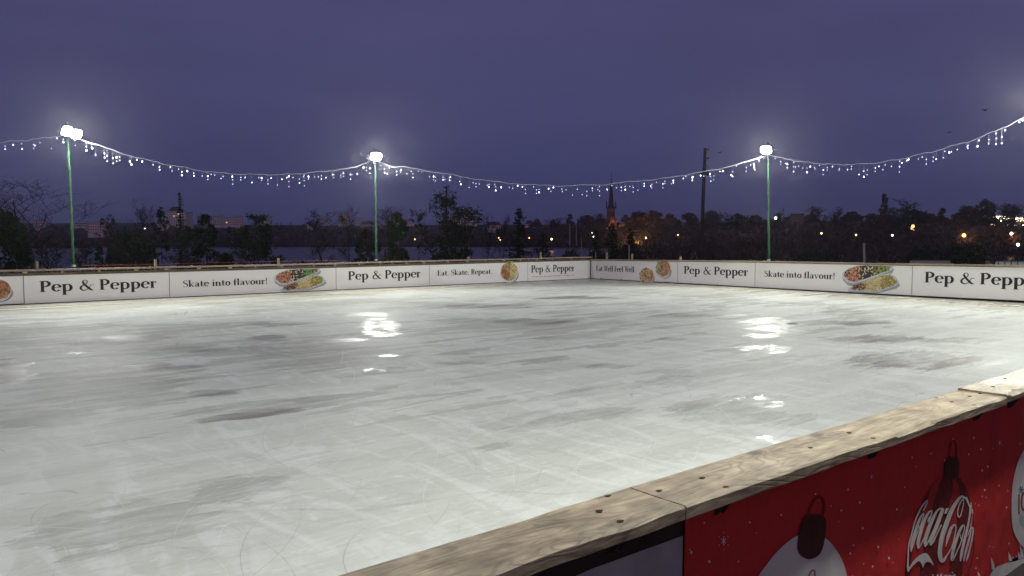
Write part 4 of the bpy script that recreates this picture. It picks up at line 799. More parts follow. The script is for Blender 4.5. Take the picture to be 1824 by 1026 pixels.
def tree(kind, h, w, seed, leaf=1, lf=.09, dens=1.):
    """returns (trunk mesh, crown mesh); h, w in metres"""
    rg = np.random.default_rng(seed); lm = m_lf[leaf]
    if kind == 'bare':
        mb, T_ = branches(h, .62, rg, 4, .020, .15, 1.5, (15, 7, 5, 3), (.48, .5, .5, .5)); s = w / max(1e-3, (np.percentile(T_[:, 0], 97) - np.percentile(T_[:, 0], 3)))
        s = max(.35, min(2.2, s)); k = h / T_[:, 2].max(); mb.v = [(x * s, y * s, z * k) for x, y, z in mb.v]; T_ = T_ * [s, s, k]; tw = rg.integers(0, len(T_), int(len(T_) * .6)); V = leaf_quads(T_[tw] + rg.normal(size=(len(tw), 3)) * .05 * w / 4, lf * .9, rg); V = V.reshape(-1, 4, 3)
        c = T_[tw][:, None, :]; V = c + (V - c) * np.array([.5, .5, 1.2]); return mb.mesh('trunk', m_bark), quad_mesh('crown', V.reshape(-1, 3), m_twig)
    if kind == 'sparse':
        mb, T_ = branches(h, .8, rg, 4, .022, .3, .9, (11, 5, 4, 3), (.42, .5, .5, .5)); s = max(.35, min(2.2, w / max(1e-3, (np.percentile(T_[:, 0], 97) - np.percentile(T_[:, 0], 3))))); k = h / T_[:, 2].max()
        mb.v = [(x * s, y * s, z * k) for x, y, z in mb.v]; T_ = T_ * [s, s, k]; c = T_[rg.integers(0, len(T_), max(8, int(len(T_) * .20)))]; n = int(2600 * dens); i = rg.integers(0, len(c), n)
        return mb.mesh('trunk', m_bark), quad_mesh('crown', leaf_quads(c[i] + rg.normal(size=(n, 3)) * w * .045, lf, rg), lm)
    if kind == 'bushy':
        mb, T_ = branches(h * .9, .75, rg, 3, .03, .25, .9, (9, 5, 4), (.4, .5, .5)); n = int(6500 * dens)
        C = clumped(n, w / 2, h * (.86 if kind_low is None else .97), h * (.14 if kind_low is None else .02), rg, lambda t: max(.12, math.sin(math.pi * min(1, (t * .92 + .10))) ** .6), 58, .26); s = .9 * w / 2 / (np.abs(T_[:, :2]).max() + 1e-3); mb.v = [(x * s, y * s, z) for x, y, z in mb.v]
        return mb.mesh('trunk', m_bark), quad_mesh('crown', leaf_quads(C, lf, rg), lm)
    if kind == 'column':
        mb = MB(); mb.tube([(0, 0, 0), (0, 0, h * .9)], [h * .018, h * .004], 6); n = int(6500 * dens)
        C = clumped(n, w / 2, h * .95, h * .03, rg, lambda t: (1 - .25 * t) * (1 - max(0, (t - .75) / .25) ** 2 * .75), 75, .30)
        return mb.mesh('trunk', m_bark), quad_mesh('crown', leaf_quads(C, lf, rg), lm)
    if kind == 'willow':
        mb, T_ = branches(h * .85, .8, rg, 3, .045, .3, .8, (9, 4, 3), (.4, .5, .5)); P = []
        for _ in range(260):
            an = rg.uniform(0, 6.28); r = w / 2 * rg.uniform(.1, 1) ** .6; top = h * (1 - .35 * (r / (w / 2)) ** 2) * rg.uniform(.9, 1.0); l = top * rg.uniform(.45, .95); m = int(28 * dens); t = rg.uniform(0, 1, m)
            P.append(np.stack([(r + .12 * w * t) * math.cos(an) + rg.normal(size=m) * .04, (r + .12 * w * t) * math.sin(an) + rg.normal(size=m) * .04, top - l * t], 1))
        C = np.concatenate(P); V = leaf_quads(C, lf, rg).reshape(-1, 4, 3); c = C[:, None, :]; V = c + (V - c) * np.array([.6, .6, 1.5]); return mb.mesh('trunk', m_bark), quad_mesh('crown', V.reshape(-1, 3), lm)
    if kind == 'conifer':
        mb = MB(); mb.tube([(0, 0, 0), (0, 0, h * .6), (0, 0, h)], [h * .016, h * .009, .01], 6); P = []; nl = int(h * 5)
        for i in range(nl):
            t = i / nl; z = h * (.08 + .92 * t) ; R = w / 2 * (1 - t) ** .85 * rg.uniform(.7, 1.12)
            for j in range(7):
                an = rg.uniform(0, 6.28); r = R * rg.uniform(.65, 1.1); q = [(0, 0, z), (r * .6 * math.cos(an), r * .6 * math.sin(an), z - r * .12), (r * math.cos(an), r * math.sin(an), z - r * .10)]
                mb.tube(q, [.02, .012, .004], 3, 0, False); m = max(4, int(26 * dens * (r / (w / 2) + .15))); u = rg.uniform(.05, 1, m)
                P.append(np.stack([r * u * math.cos(an), r * u * math.sin(an), z - r * .12 * u], 1) + rg.normal(size=(m, 3)) * np.array([.09, .09, .05]) * w / 3)
        return mb.mesh('trunk', m_bark), quad_mesh('crown', leaf_quads(np.concatenate(P), lf, rg), lm)
    if kind == 'pine':     # loose, tufted
        mb, T_ = branches(h, .95, rg, 3, .024, .15, .7, (16, 5, 3), (.34, .5, .5)); s = w / (np.percentile(T_[:, 0], 97) - np.percentile(T_[:, 0], 3)); k = h / T_[:, 2].max(); mb.v = [(x * s, y * s, z * k) for x, y, z in mb.v]; T_ = T_ * [s, s, k]
        n = int(7000 * dens); i = rg.integers(0, len(T_), n); d = rg.normal(size=(n, 3)) * w * .05
        return mb.mesh('trunk', m_bark), quad_mesh('crown', leaf_quads(T_[i] + d, lf, rg), lm)
def plant(kind, px, ytop, wpx, r, label, cat='tree', group=None, leaf=1, lf=.09, dens=1., seed=None, name=None, ybase=None, dup=None):
    p = at(px, 425, r); z0 = ground_z(p[0], p[1]) - .15
    if ybase is not None: z0 = at(px, ybase, r)[2]
    top = at(px, ytop, r)[2]; h = top - z0; w = wpx * r / f_px
    root = empty(name or {'bare': 'bare_tree', 'sparse': 'leafy_tree', 'bushy': 'leafy_tree', 'column': 'columnar_tree', 'willow': 'willow_tree', 'conifer': 'conifer_tree', 'pine': 'pine_tree'}[kind], (p[0], p[1], z0)); tag(root, label, cat, group)
    if dup is not None:
        for o in dup.children:
            c = o.copy(); link(c, root)
        root.scale = (w / dup['w_'], w / dup['w_'], h / dup['h_']); root.rotation_euler[2] = (seed or 0) * 1.3; return root
    a, b = tree(kind, h, w, seed or int(px), leaf, lf, dens); ob('trunk', a, root); ob('crown', b, root); return root
# near trees behind the left boards
plant('bare', 40, 300, 190, 62, 'large bare grey tree filling the left frame edge', lf=.05, seed=5)
plant('bare', -45, 330, 150, 70, 'second bare tree, mostly outside the left frame edge', lf=.05, seed=6)
plant('bushy', 4, 378, 80, 52, 'solid dark evergreen bush at the left frame edge', 'bush', leaf=0, lf=.10, dens=1.3, name='evergreen_bush', seed=8)
plant('bare', 92, 412, 60, 56, 'low bare shrub left of the first green pole', 'shrub', lf=.04, name='bare_shrub', seed=9)
plant('bare', 158, 425, 46, 58, 'low leafless shrub just right of the first green pole', 'shrub', lf=.04, name='bare_shrub', seed=10)
plant('column', 176, 440, 14, 56, 'small dark upright shrub before the lake, right of the first green pole', 'shrub', leaf=0, lf=.07, dens=.25, name='upright_shrub')
plant('sparse', 193, 380, 34, 60, 'thin young tree with a tufted top, left of the weeping tree', leaf=2, lf=.07, dens=.35, seed=12)
plant('willow', 234, 403, 66, 55, 'dark weeping tree with drooping branches', leaf=0, lf=.09, dens=1.1)
plant('bare', 250, 352, 44, 75, 'bare upright twiggy tree rising behind the weeping tree', lf=.05, seed=14)
plant('bushy', 287, 372, 30, 60, 'slender tree with a ragged dark crown on a thin leaning trunk', leaf=0, lf=.07, dens=.22, ybase=474, seed=15)
plant('conifer', 322, 341, 34, 62, 'tall thin spindly conifer in front of the high apartment block', leaf=0, lf=.07, dens=.5)
plant('bushy', 330, 402, 56, 58, 'loose dark green shrub at the foot of the spindly conifer', 'shrub', leaf=1, lf=.075, dens=.30, name='leafy_shrub', seed=17)
plant('bushy', 366, 385, 50, 57, 'dark bushy tree in front of the long apartment block', leaf=0, lf=.09, dens=.5, seed=18)
plant('column', 402, 450, 30, 50, 'small black cone-shaped bush just above the rail', 'bush', leaf=0, lf=.07, dens=.5, name='cone_bush')
plant('pine', 450, 385, 60, 56, 'loose green pine with two pointed tops', leaf=1, lf=.075, dens=.55, seed=20)
plant('sparse', 480, 418, 40, 57, 'ragged small leafy shrub beside the loose pine', 'shrub', leaf=1, lf=.08, dens=.5, name='leafy_shrub', seed=21)
plant('bare', 577, 370, 62, 64, 'russet bare tree with a pale trunk standing in front of the lake', lf=.085, seed=22)
plant('bare', 621, 362, 40, 62, 'thin dark leafless tree left of the second pole', lf=.05, seed=23)
plant('bushy', 652, 412, 46, 56, 'dark rounded shrub left of the foot of the second green pole', 'shrub', leaf=0, lf=.09, dens=.7, name='rounded_shrub', seed=24)
plant('bare', 682, 362, 64, 66, 'bare pale tree right behind the second green pole', lf=.05, seed=25)
plant('column', 707, 381, 44, 55, 'dense dark green upright evergreen right of the second pole', leaf=1, lf=.09, dens=1.3)
plant('sparse', 744, 370, 32, 58, 'thin tree with a few round leaf tufts at its top', leaf=0, lf=.08, dens=.32, seed=27)
plant('sparse', 812, 343, 92, 60, 'broad dark tree with many small tufts, in front of the cross-armed pole', leaf=0, lf=.10, dens=1.0, seed=28)
plant('bushy', 806, 400, 80, 60, 'dense dark undergrowth shrub beneath the broad tufted tree', 'shrub', leaf=0, lf=.10, dens=.6, name='leafy_shrub', seed=29)
plant('bare', 868, 378, 26, 66, 'tiny bare tree right of the broad tufted tree', lf=.05, seed=30)
plant('conifer', 925, 369, 76, 56, 'tall fir with a thin bare tip, left of the church', leaf=0, lf=.09, dens=.9)
plant('conifer', 968, 412, 76, 53, 'low wide fir left of the bright orange lamp', leaf=0, lf=.09, dens=.8)
plant('bare', 895, 374, 26, 68, 'bare thin tree left of the tall fir', lf=.05, seed=33)
plant('conifer', 1062, 408, 46, 54, 'dark narrow fir behind the rink corner', leaf=0, lf=.09, dens=.6)
plant('conifer', 1091, 396, 66, 55, 'dark fir directly in front of the church', leaf=0, lf=.09, dens=1.0)
plant('conifer', 1124, 404, 60, 57, 'dark fir right of the church', leaf=0, lf=.09, dens=.8)
# undergrowth that nobody could count
def thicket(name, label, spans, n, size, mt, seed, twiggy=False, base_y=None):
    rg = np.random.default_rng(seed); Cs = []
    for (x0, x1, y0, y1, r0, r1, wgt) in spans:
        nn = int(n * wgt); nc = max(6, int((x1 - x0) / 9)); cx = rg.uniform(x0, x1, nc); cr_ = rg.uniform(r0, r1, nc)
        for k in range(nc):
            p = at(cx[k], 425, cr_[k]); zb = max(ground_z(p[0], p[1]), LAKE); yt = y0 + (y1 - y0) * (cx[k] - x0) / (x1 - x0) + rg.normal() * 4.5; zt = at(cx[k], yt, cr_[k])[2]; hh = max(.5, zt - zb); m = nn // nc; rad = max(hh * .35, 12 * cr_[k] / f_px)
            d = rg.normal(size=(m, 3)); d /= np.linalg.norm(d, axis=1)[:, None]; q = d * rg.uniform(.2, 1, (m, 1)) ** .5 * np.array([rad, rad, hh * .5]); Cs.append(q + np.array([p[0], p[1], zb + hh * .5]))
    C = np.concatenate(Cs); V = leaf_quads(C, size, rg).reshape(-1, 4, 3)
    if twiggy: c = C[:, None, :]; V = c + (V - c) * np.array([.45, .45, 2.0])
    o = ob(name, quad_mesh(name, V.reshape(-1, 3), mt)); tag(o, label, cat='undergrowth', kind='stuff'); return o
thicket('thicket', 'dark brown leafless thicket filling the ground behind the right boards', [(1115, 1300, 432, 424, 62, 105, .35), (1290, 1520, 420, 412, 62, 110, .45), (1500, 1860, 428, 440, 62, 110, .5), (1000, 1140, 448, 440, 60, 90, .15)], 42000, .13, mat('thicket_twigs', (.075, .058, .062), .9, .1, var=.5, vscale=.6), 5, True)
thicket('dark_evergreens', 'low dark evergreen undergrowth above the right boards', [(1395, 1480, 452, 450, 52, 60, .2), (1640, 1760, 440, 436, 55, 70, .5)], 16000, .11, m_lf[0], 6)
thicket('weeds', 'ragged weeds and reeds on the bank above the left rail', [(60, 640, 468, 464, 48, 60, .7), (640, 1000, 462, 458, 48, 60, .4)], 9000, .06, m_lf[0], 7, True)
# the far shore
m_farw = mat('far_foliage', (.085, .062, .062), .9, .1, var=.5, vscale=.05)
def far_wood(name, label, x0, x1, yt, step, r0, r1, n, size, seed):
    rg = np.random.default_rng(seed); Cs = []; k = int((x1 - x0) / step)
    for i in range(k):
        px = rg.uniform(x0, x1); S_ = shore(px); r = rg.uniform(S_ + r0, S_ + r1); p = at(px, 425, r); zb = ground_z(p[0], p[1]); y = (yt(px) if callable(yt) else yt) + rg.normal() * 3; hh = max(3., at(px, y, r)[2] - zb); hh = min(hh, 14); rad = hh * rg.uniform(.4, .7)
        m = n // k; d = rg.normal(size=(m, 3)); d /= np.linalg.norm(d, axis=1)[:, None]; Cs.append(d * rg.uniform(.3, 1, (m, 1)) ** .5 * np.array([rad, rad, hh * .5]) + np.array([p[0], p[1], zb + hh * .5]))
    o = ob(name, quad_mesh(name, leaf_quads(np.concatenate(Cs), size, rg), m_farw)); tag(o, label, 'woodland', kind='stuff')
far_wood('far_wood', 'low dark woodland along the far shore on the left', -60, 900, lambda x: 420 + 6 * math.sin(x / 70), 9, 10, 60, 30000, 1.3, 1)
far_wood('far_wood', 'dark woodland climbing the hill beyond the lake on the left', -60, 900, 408, 12, 150, 500, 26000, 2.0, 4)
far_wood('far_wood', 'bare dark woodland beyond the church and behind the right boards', 880, 1860, lambda x: 404 + 3 * math.sin(x / 40), 6, 6, 70, 60000, 1.0, 2)
far_wood('far_wood', 'dark woodland covering the hill top on the right', 1130, 1860, lambda x: 391 + 4 * math.sin(x / 23) + 3 * math.sin(x / 7.), 10, 90, 260, 36000, 1.3, 3)
protos = {}; kind_low = 1; RMIN = .07
def proto(kind, leaf, seed, lf=.55, dens=.35, h=14., w=9.):
    r = bpy.data.objects.new('p', None); r['h_'] = h; r['w_'] = w; a, b = tree(kind, h, w, seed, leaf, lf, dens); r2 = [a, b]; protos[(kind, leaf, seed)] = (r, r2, h, w); return (r2, h, w)
PR = {'b1': proto('bushy', 2, 101), 'b2': proto('bushy', 2, 102), 'b3': proto('bushy', 0, 103), 'n1': proto('bare', 2, 104, .22), 'n2': proto('bare', 2, 105, .22), 'c1': proto('column', 2, 106, .5, .3, 16, 4.), 'r1': proto('bushy', 3, 107)}
def far_tree(k, px, yt, wpx, dr, label, group=None, rot=0):
    (a, b), h, w = PR[k]; S_ = shore(px); r = S_ + dr; p = at(px, 425, r); zb = ground_z(p[0], p[1]) - .3; hh = at(px, yt, r)[2] - zb; W_ = wpx * (1.45 if k not in ('c1',) else 1.2) * r / f_px
    root = empty('poplar_tree' if k == 'c1' else ('bare_tree' if k[0] == 'n' else 'far_tree'), (p[0], p[1], zb), rot or px * .7); root.name = root.name; tag(root, label, 'tree', group); ob('trunk', a, root); ob('crown', b, root); root.scale = (W_ / w, W_ / w, hh / h)
GF = 'trees on the skyline beyond the lake'
for a in (('c1', 1015, 382, 13, 60, 'narrow pale poplar on the far shore, first one left of the church'), ('b1', 1046, 385, 34, 50, 'wide brownish far tree immediately left of the church'), ('n1', 1071, 378, 20, 45, 'bare far tree touching the left side of the church'),
          ('n2', 977, 386, 34, 60, 'bare bushy far tree above the bright orange lamp'), ('b2', 955, 396, 26, 70, 'low far tree just right of the tall fir'), ('b3', 986, 393, 12, 40, 'small dark pointed far tree above the orange lamp'),
          ('r1', 1139, 379, 48, 30, 'russet far tree lit orange by the street lamp right of the church'), ('b1', 1164, 377, 36, 45, 'broad dark far tree between the orange-lit one and the wooden utility pole'), ('r1', 1192, 383, 30, 60, 'flat-topped russet far tree, third right of the church'),
          ('b2', 1227, 382, 34, 50, 'rounded dark far tree left of the utility pole'), ('b1', 1266, 377, 30, 60, 'far tree touching the wooden utility pole on its right'), ('n1', 1284, 377, 40, 50, 'bare wide far tree right of the wooden utility pole'), ('b3', 1312, 384, 40, 60, 'wide low far tree between the utility pole and the third lamp pole'),
          ('b2', 1345, 386, 34, 50, 'small rounded far tree left of the slim green pole'), ('n2', 1387, 370, 16, 60, 'thin bare far tree just right of the slim green pole'), ('c1', 1446, 368, 7, 60, 'slim dark poplar right of the flat dark building'), ('n1', 1457, 366, 22, 50, 'bare spiky far tree beside the slim dark poplar'),
          ('n2', 1494, 369, 24, 50, 'bare far tree midway along the right skyline'), ('b2', 1516, 380, 34, 50, 'rounded far tree left of the tallest poplar'), ('b1', 1552, 382, 26, 50, 'low far tree at the foot of the tallest poplar'), ('c1', 1573, 346, 11, 45, 'tallest poplar on the right skyline'),
          ('n1', 1590, 368, 26, 50, 'bare round-topped far tree just right of the tallest poplar'), ('b3', 1626, 376, 40, 50, 'wide dark far tree above the lit glass lantern'), ('n2', 1626, 352, 26, 60, 'sparse tall bare tree standing out over the right skyline'), ('c1', 1677, 371, 12, 50, 'dark upright poplar left of the market lights'),
          ('b2', 1655, 383, 30, 60, 'low far tree above the small white lamp'), ('b1', 1706, 380, 26, 50, 'low rounded far tree above the first market stall'), ('b1', 1722, 369, 32, 50, 'rounded far tree above the middle of the market'), ('b3', 1752, 359, 28, 45, 'tall dark mushroom-shaped tree left of the lit tent'),
          ('n1', 1784, 362, 40, 55, 'wide bare tree behind the lit tent'), ('n2', 1816, 362, 26, 60, 'bare tree at the right frame edge behind the market')):
    far_tree(*a[:5], a[5], GF)
# ---------------------------------------------------------------- church
def far_mat(n, c, var=.15): return mat(n, c, .85, .15, var=var, vscale=.15)
m_brick = far_mat('church_brick', (.32, .15, .09)); m_slate = far_mat('spire_slate', (.075, .05, .05)); m_dk = far_mat('dark_opening', (.01, .01, .012)); m_win = mat('window_glass_far', (.03, .03, .04), .3, .5)
RCH = shore(1088) + 75; pc = at(1088, 425, RCH); zg = ground_z(pc[0], pc[1]) - .5; ch = empty('church', (pc[0], pc[1], zg), yaw - math.pi / 2 + .35); tag(ch, 'brick church with a tall pointed spire and four pinnacles, lit orange at its foot', 'church')
zz_ = lambda y: at(1088, y, RCH)[2] - zg; mpx = RCH / f_px
bt = zz_(371); hw = 5.3 * mpx
MB().box((-hw, -hw, 0), (hw, hw, bt)).build('tower', m_brick, ch)
mb = MB(); mb.box((-hw * 1.35, -hw * 1.35, bt), (hw * 1.35, hw * 1.35, bt + 1.5 * mpx)); mb.build('cornice', m_slate, ch)
mb = MB(); st = zz_(309); b2 = bt + 1.5 * mpx; mb.lathe((0, 0, b2), ((hw * 1.08, 0), (hw * .86, 8 * mpx), (hw * .62, 20 * mpx), (hw * .32, 38 * mpx), (hw * .1, 52 * mpx), (.12, st - b2)), 8); sp_ = mb.build('spire', m_slate, ch); mb = MB(); mb.tube([(0, 0, st), (0, 0, st + 1.6)], .12, 5); mb.tube([(-.6, 0, st + 1), (.6, 0, st + 1)], .1, 5); mb.build('cross', m_steel, sp_)
for i, j in ((-1, -1), (1, -1), (1, 1), (-1, 1)):
    mb = MB(); mb.lathe((i * hw * 1.1, j * hw * 1.1, b2), ((hw * .22, 0), (hw * .2, 5 * mpx), (hw * .26, 5.4 * mpx), (.05, 13 * mpx)), 6); mb.build('pinnacle', m_slate, ch)
    mb = MB(); mb.box((i * hw - (1.0 if i < 0 else -.02), j * hw - (1.0 if j < 0 else -.02), 0), (i * hw + (1.0 if i > 0 else -.02), j * hw + (1.0 if j > 0 else -.02), bt * .72)); mb.build('buttress', m_brick, ch)
for z in (bt * .50, bt * .78):
    for s in (-1, 1):
        MB().add([(s * hw * .4 + x, -hw - .05, z + y) for x, y in ((-.5, 0), (.5, 0), (.5, 3.0), (0, 3.9), (-.5, 3.0))], [(0, 1, 2, 3, 4)]).build('belfry_window', m_dk, ch); MB().add([(-hw - .05, s * hw * .4 + x, z + y) for x, y in ((-.5, 0), (.5, 0), (.5, 3.0), (0, 3.9), (-.5, 3.0))], [(0, 1, 2, 3, 4)]).build('belfry_window', m_dk, ch)
MB().lathe((0, -hw - .03, bt * .93), ((.9, 0), (.9, .05)), 12).build('clock_face', m_galv, ch)
for (x0, x1, hh, nm) in ((-20 * mpx, -hw - .02, zz_(398), 'side_aisle'), (hw + .02, 20 * mpx, zz_(396), 'side_aisle')):
    q = zz_(412); mb = MB(); mb.box((x0, -5, 0), (x1, 20, q)); mb.add([(x0 - .3, -5.3, q), (x1 + .3, -5.3, q), (x1 + .3, 20.3, q), (x0 - .3, 20.3, q), ((x0 + x1) / 2, -5.3, hh), ((x0 + x1) / 2, 20.3, hh)], [(0, 1, 4), (1, 2, 5, 4), (3, 0, 4, 5), (2, 3, 5)], 1); mb.build(nm, [m_brick, m_slate], ch)
q = zz_(402); mb = MB(); mb.box((-hw, hw + .02, 0), (hw, 26, q)); mb.add([(-hw - .3, hw + .1, q), (hw + .3, hw + .1, q), (hw + .3, 26, q), (-hw - .3, 26, q), (0, hw + .1, zz_(388)), (0, 26, zz_(388))], [(0, 1, 4), (1, 2, 5, 4), (3, 0, 4, 5), (2, 3, 5)], 1); mb.build('nave', [m_brick, m_slate], ch)
for (x, y, zc, e, aim_) in ((-9, -13, 1.2, 20000, (-3, 0, 10)), (9, -13, 1.2, 20000, (4, 0, 10))):
    fl = empty('ground_floodlight', tuple(np.array([pc[0], pc[1], zg]))); c_, s_ = math.cos(ch.rotation_euler[2]), math.sin(ch.rotation_euler[2]); wx, wy = x * c_ - y * s_, x * s_ + y * c_
    fl.location = (pc[0] + wx, pc[1] + wy, zg + 7); tag(fl, 'ground floodlight warming the church wall on its %s side' % ('left' if x < 0 else 'right'), 'floodlight'); MB().box((-.25, -.15, 0), (.25, .15, .5)).build('housing', m_house, fl); MB().tube([(0, 0, -7.4), (0, 0, -.003)], .07, 6).build('post', m_steel, fl); MB().box((-.2, -.1, .502), (.2, .1, .52)).build('lamp_glass', mat('sodium_glass', (.8, .4, .1), .4, emit=(1, .45, .12), es=8), fl)
    ld = bpy.data.lights.new('church_beam', 'SPOT'); ld.energy = e * 1.6; ld.color = (1, .42, .12); ld.spot_size = 1.25; ld.spot_blend = .6; ld.shadow_soft_size = .2; lo = bpy.data.objects.new('church_beam', ld); link(lo, fl); lo.location = (0, 0, .6)
    tx, ty = aim_[0] * c_ - aim_[1] * s_, aim_[0] * s_ + aim_[1] * c_; lo.rotation_euler = Vector((tx - wx, ty - wy, aim_[2] - 7)).to_track_quat('-Z', 'Y').to_euler()
# ---------------------------------------------------------------- city beyond the lake
m_fac = [far_mat('pink_render', (.88, .78, .74)), far_mat('grey_render', (.76, .70, .69)), far_mat('brown_render', (.20, .14, .14)), far_mat('rose_render', (.86, .70, .66))]; m_rf = far_mat('dark_roof', (.09, .05, .06)); m_litw = mat('lit_window', (.6, .5, .4), .5, emit=(1, .8, .55), es=1.6)
def block(px0, px1, yt, yb, r, label, mt, nx, ny, roof='flat', lit=(), name='apartment_block', cat='building', band=False):
    pl_, pr_ = at(px0, 425, r)[:2], at(px1, 425, r)[:2]; c = (pl_ + pr_) / 2; w = float(np.linalg.norm(pr_ - pl_)); d = min(w * .6, 16); zt = at(px0, yt, r)[2]; zb_ = at(px0, yb, r)[2] - 4; h = zt - zb_
    root = empty(name, (c[0], c[1], zb_), math.atan2(pr_[1] - pl_[1], pr_[0] - pl_[0])); tag(root, label, cat); MB().box((-w / 2, 0, 0), (w / 2, d, h)).build('walls', mt, root)
    if roof == 'flat': MB().box((-w / 2 - .3, -.3, h + .003), (w / 2 + .3, d + .3, h + .7)).build('roof_slab', m_rf, root)
    elif roof == 'cap': MB().box((-w / 2 - .3, -.3, h + .003), (w / 2 + .3, d + .3, h + .6)).build('roof_slab', m_rf, root); mb = MB(); mb.add([(-w * .38, 1, h + .6), (w * .38, 1, h + .6), (w * .38, d - 1, h + .6), (-w * .38, d - 1, h + .6), (-w * .18, d * .4, h + 6), (w * .18, d * .4, h + 6), (w * .18, d * .6, h + 6), (-w * .18, d * .6, h + 6)], [(0, 1, 5, 4), (1, 2, 6, 5), (2, 3, 7, 6), (3, 0, 4, 7), (4, 5, 6, 7)]); mb.build('roof_house', m_rf, root)
    else: mb = MB(); mb.add([(-w / 2 - .5, -.5, h), (w / 2 + .5, -.5, h), (w / 2 + .5, d + .5, h), (-w / 2 - .5, d + .5, h), (-w / 2 + 2, d / 2, h + 4), (w / 2 - 2, d / 2, h + 4)], [(0, 1, 5, 4), (1, 2, 5), (2, 3, 4, 5), (3, 0, 4), (3, 2, 1, 0)]); mb.build('roof', m_rf, root)
    hh = h - 4
    for i in range(nx):
        for j in range(ny):
            x = -w / 2 + w * (i + .5) / nx; z = 4 + hh * (j + .45) / ny; a, b = w / nx * .28, hh / ny * .27
            MB().add([(x - a, -.08, z - b), (x + a, -.08, z - b), (x + a, -.08, z + b), (x - a, -.08, z + b)], [(0, 1, 2, 3)]).build('window', m_litw if (i, j) in lit else m_win, root)
    return root
block(297, 333, 376, 404, 1050, 'tall pinkish apartment block behind the spindly conifer', m_fac[0], 9, 8, 'cap', ((5, 6), (6, 6), (3, 5)))
block(333.5, 345, 379, 404, 1060, 'narrow dark wing beside the tall pinkish apartment block', m_fac[1], 3, 7)
block(157, 190, 396, 416, 900, 'long white block with four rows of windows beside the first pole', m_fac[3], 8, 4, 'flat')
block(132, 156, 399, 410, 920, 'low dark-roofed building left of the long white block', m_fac[1], 6, 2, 'flat')
block(352, 375, 386, 402, 1150, 'grey block behind the dark bushy tree', m_fac[2], 5, 4)
block(376, 394, 386, 401, 1180, 'left section of the long rose apartment row', m_fac[0], 5, 4); block(394.5, 398.5, 384.5, 401, 1178, 'pale stair tower of the rose apartment row', m_fac[3], 1, 5)
block(399, 417, 388, 401, 1180, 'middle section of the long rose apartment row', m_fac[0], 5, 4, 'flat', ((1, 1),)); block(417.5, 434, 385.5, 401, 1180, 'right section of the long rose apartment row', m_fac[3], 5, 5)
block(464, 475, 383, 400, 1150, 'small tower block right of the loose pine', m_fac[0], 3, 6); block(475.5, 486, 385.5, 400, 1155, 'darker half of the small tower block', m_fac[1], 3, 5)
block(603, 611, 381, 399, 1250, 'left stepped tower beside the bare tree in mid skyline', m_fac[3], 2, 6); block(611.5, 624, 378, 399, 1255, 'higher tower with a stepped top in mid skyline', m_fac[3], 3, 7); block(633, 646, 389, 399, 1300, 'low rose block left of the second pole', m_fac[0], 4, 3)
block(565, 588, 391, 399, 1280, 'low pale building behind the russet bare tree', m_fac[1], 6, 2); block(642, 668, 400, 410, 950, 'long low red-roofed hall by the second pole', m_fac[1], 6, 2, 'hip'); block(720, 738, 391, 399, 1250, 'pink block right of the upright evergreen', m_fac[3], 5, 3)
block(800, 850, 380, 398, 1200, 'wide rose apartment block hidden behind the broad tufted tree', m_fac[3], 12, 5); block(868, 892, 401, 408, 900, 'low pink hall left of the tall fir', m_fac[1], 6, 1, 'hip'); block(936, 950, 399, 409, 850, 'low pink house right of the tall fir', m_fac[0], 4, 2, 'hip'); block(950.5, 962, 396, 409, 860, 'pale gabled house left of the bare bushy far tree', m_fac[1], 3, 3, 'hip')
block(1107, 1121, 391, 401, RCH + 60, 'pink house between the church and the orange-lit tree', m_fac[3], 4, 2, 'hip', ()); block(1407, 1431, 383, 402, shore(1420) + 110, 'flat dark brown building right of the slim green pole', m_fac[2], 5, 4)
block(1540, 1556, 386, 396, shore(1550) + 200, 'pale block left of the tallest poplar', m_fac[1], 4, 3); block(280, 292, 396, 409, 880, 'white villa beside the slender ragged tree', m_fac[1], 3, 3, 'hip'); block(60, 82, 393, 404, 1000, 'pale block behind the large bare tree', m_fac[1], 5, 3)
block(545, 558, 400, 404, 1000, 'small low house on the hill left of the russet bare tree', m_fac[1], 3, 1, 'hip')
# ---------------------------------------------------------------- street lamps on the far side
def em(n, c, s): return mat(n, (.8, .6, .4), .4, emit=c, es=s)
E_or, E_am, E_wh = em('sodium_lamp', (1, .50, .18), 5), em('amber_lamp', (1, .66, .26), 6), em('white_lamp', (1, .95, .9), 7)
def lamp(px, y, r, size, m, label, light=0, col=(1, .5, .18), pole=True, group='lit street lamps beyond the lake'):
    p = at(px, y, r); zb_ = max(ground_z(p[0], p[1]), LAKE) - .1; k = size * .6 * r / f_px / 2; zb_ = min(zb_, p[2] - k - 1.5); root = empty('street_lamp', (p[0], p[1], zb_)); tag(root, label, 'street lamp', group); h = p[2] - zb_
    MB().tube([(0, 0, 0), (0, 0, h - k * .8)], [.09, .05], 6).build('pole', m_steel, root); MB().lathe((0, 0, h), ((k * .4, -k), (k * .9, -k * .5), (k, 0), (k * .85, k * .55), (k * .4, k)), 10).build('lamp_globe', m, root, True); MB().lathe((0, 0, h + k), ((k * .5, 0), (.05, k * .4)), 8).build('lamp_cap', m_steel, root)
    if light: ld = bpy.data.lights.new('lamp_light', 'POINT'); ld.energy = light; ld.color = col; ld.shadow_soft_size = k; lo = bpy.data.objects.new('lamp_light', ld); link(lo, root); lo.location = (0, -0, h - k * 1.6)
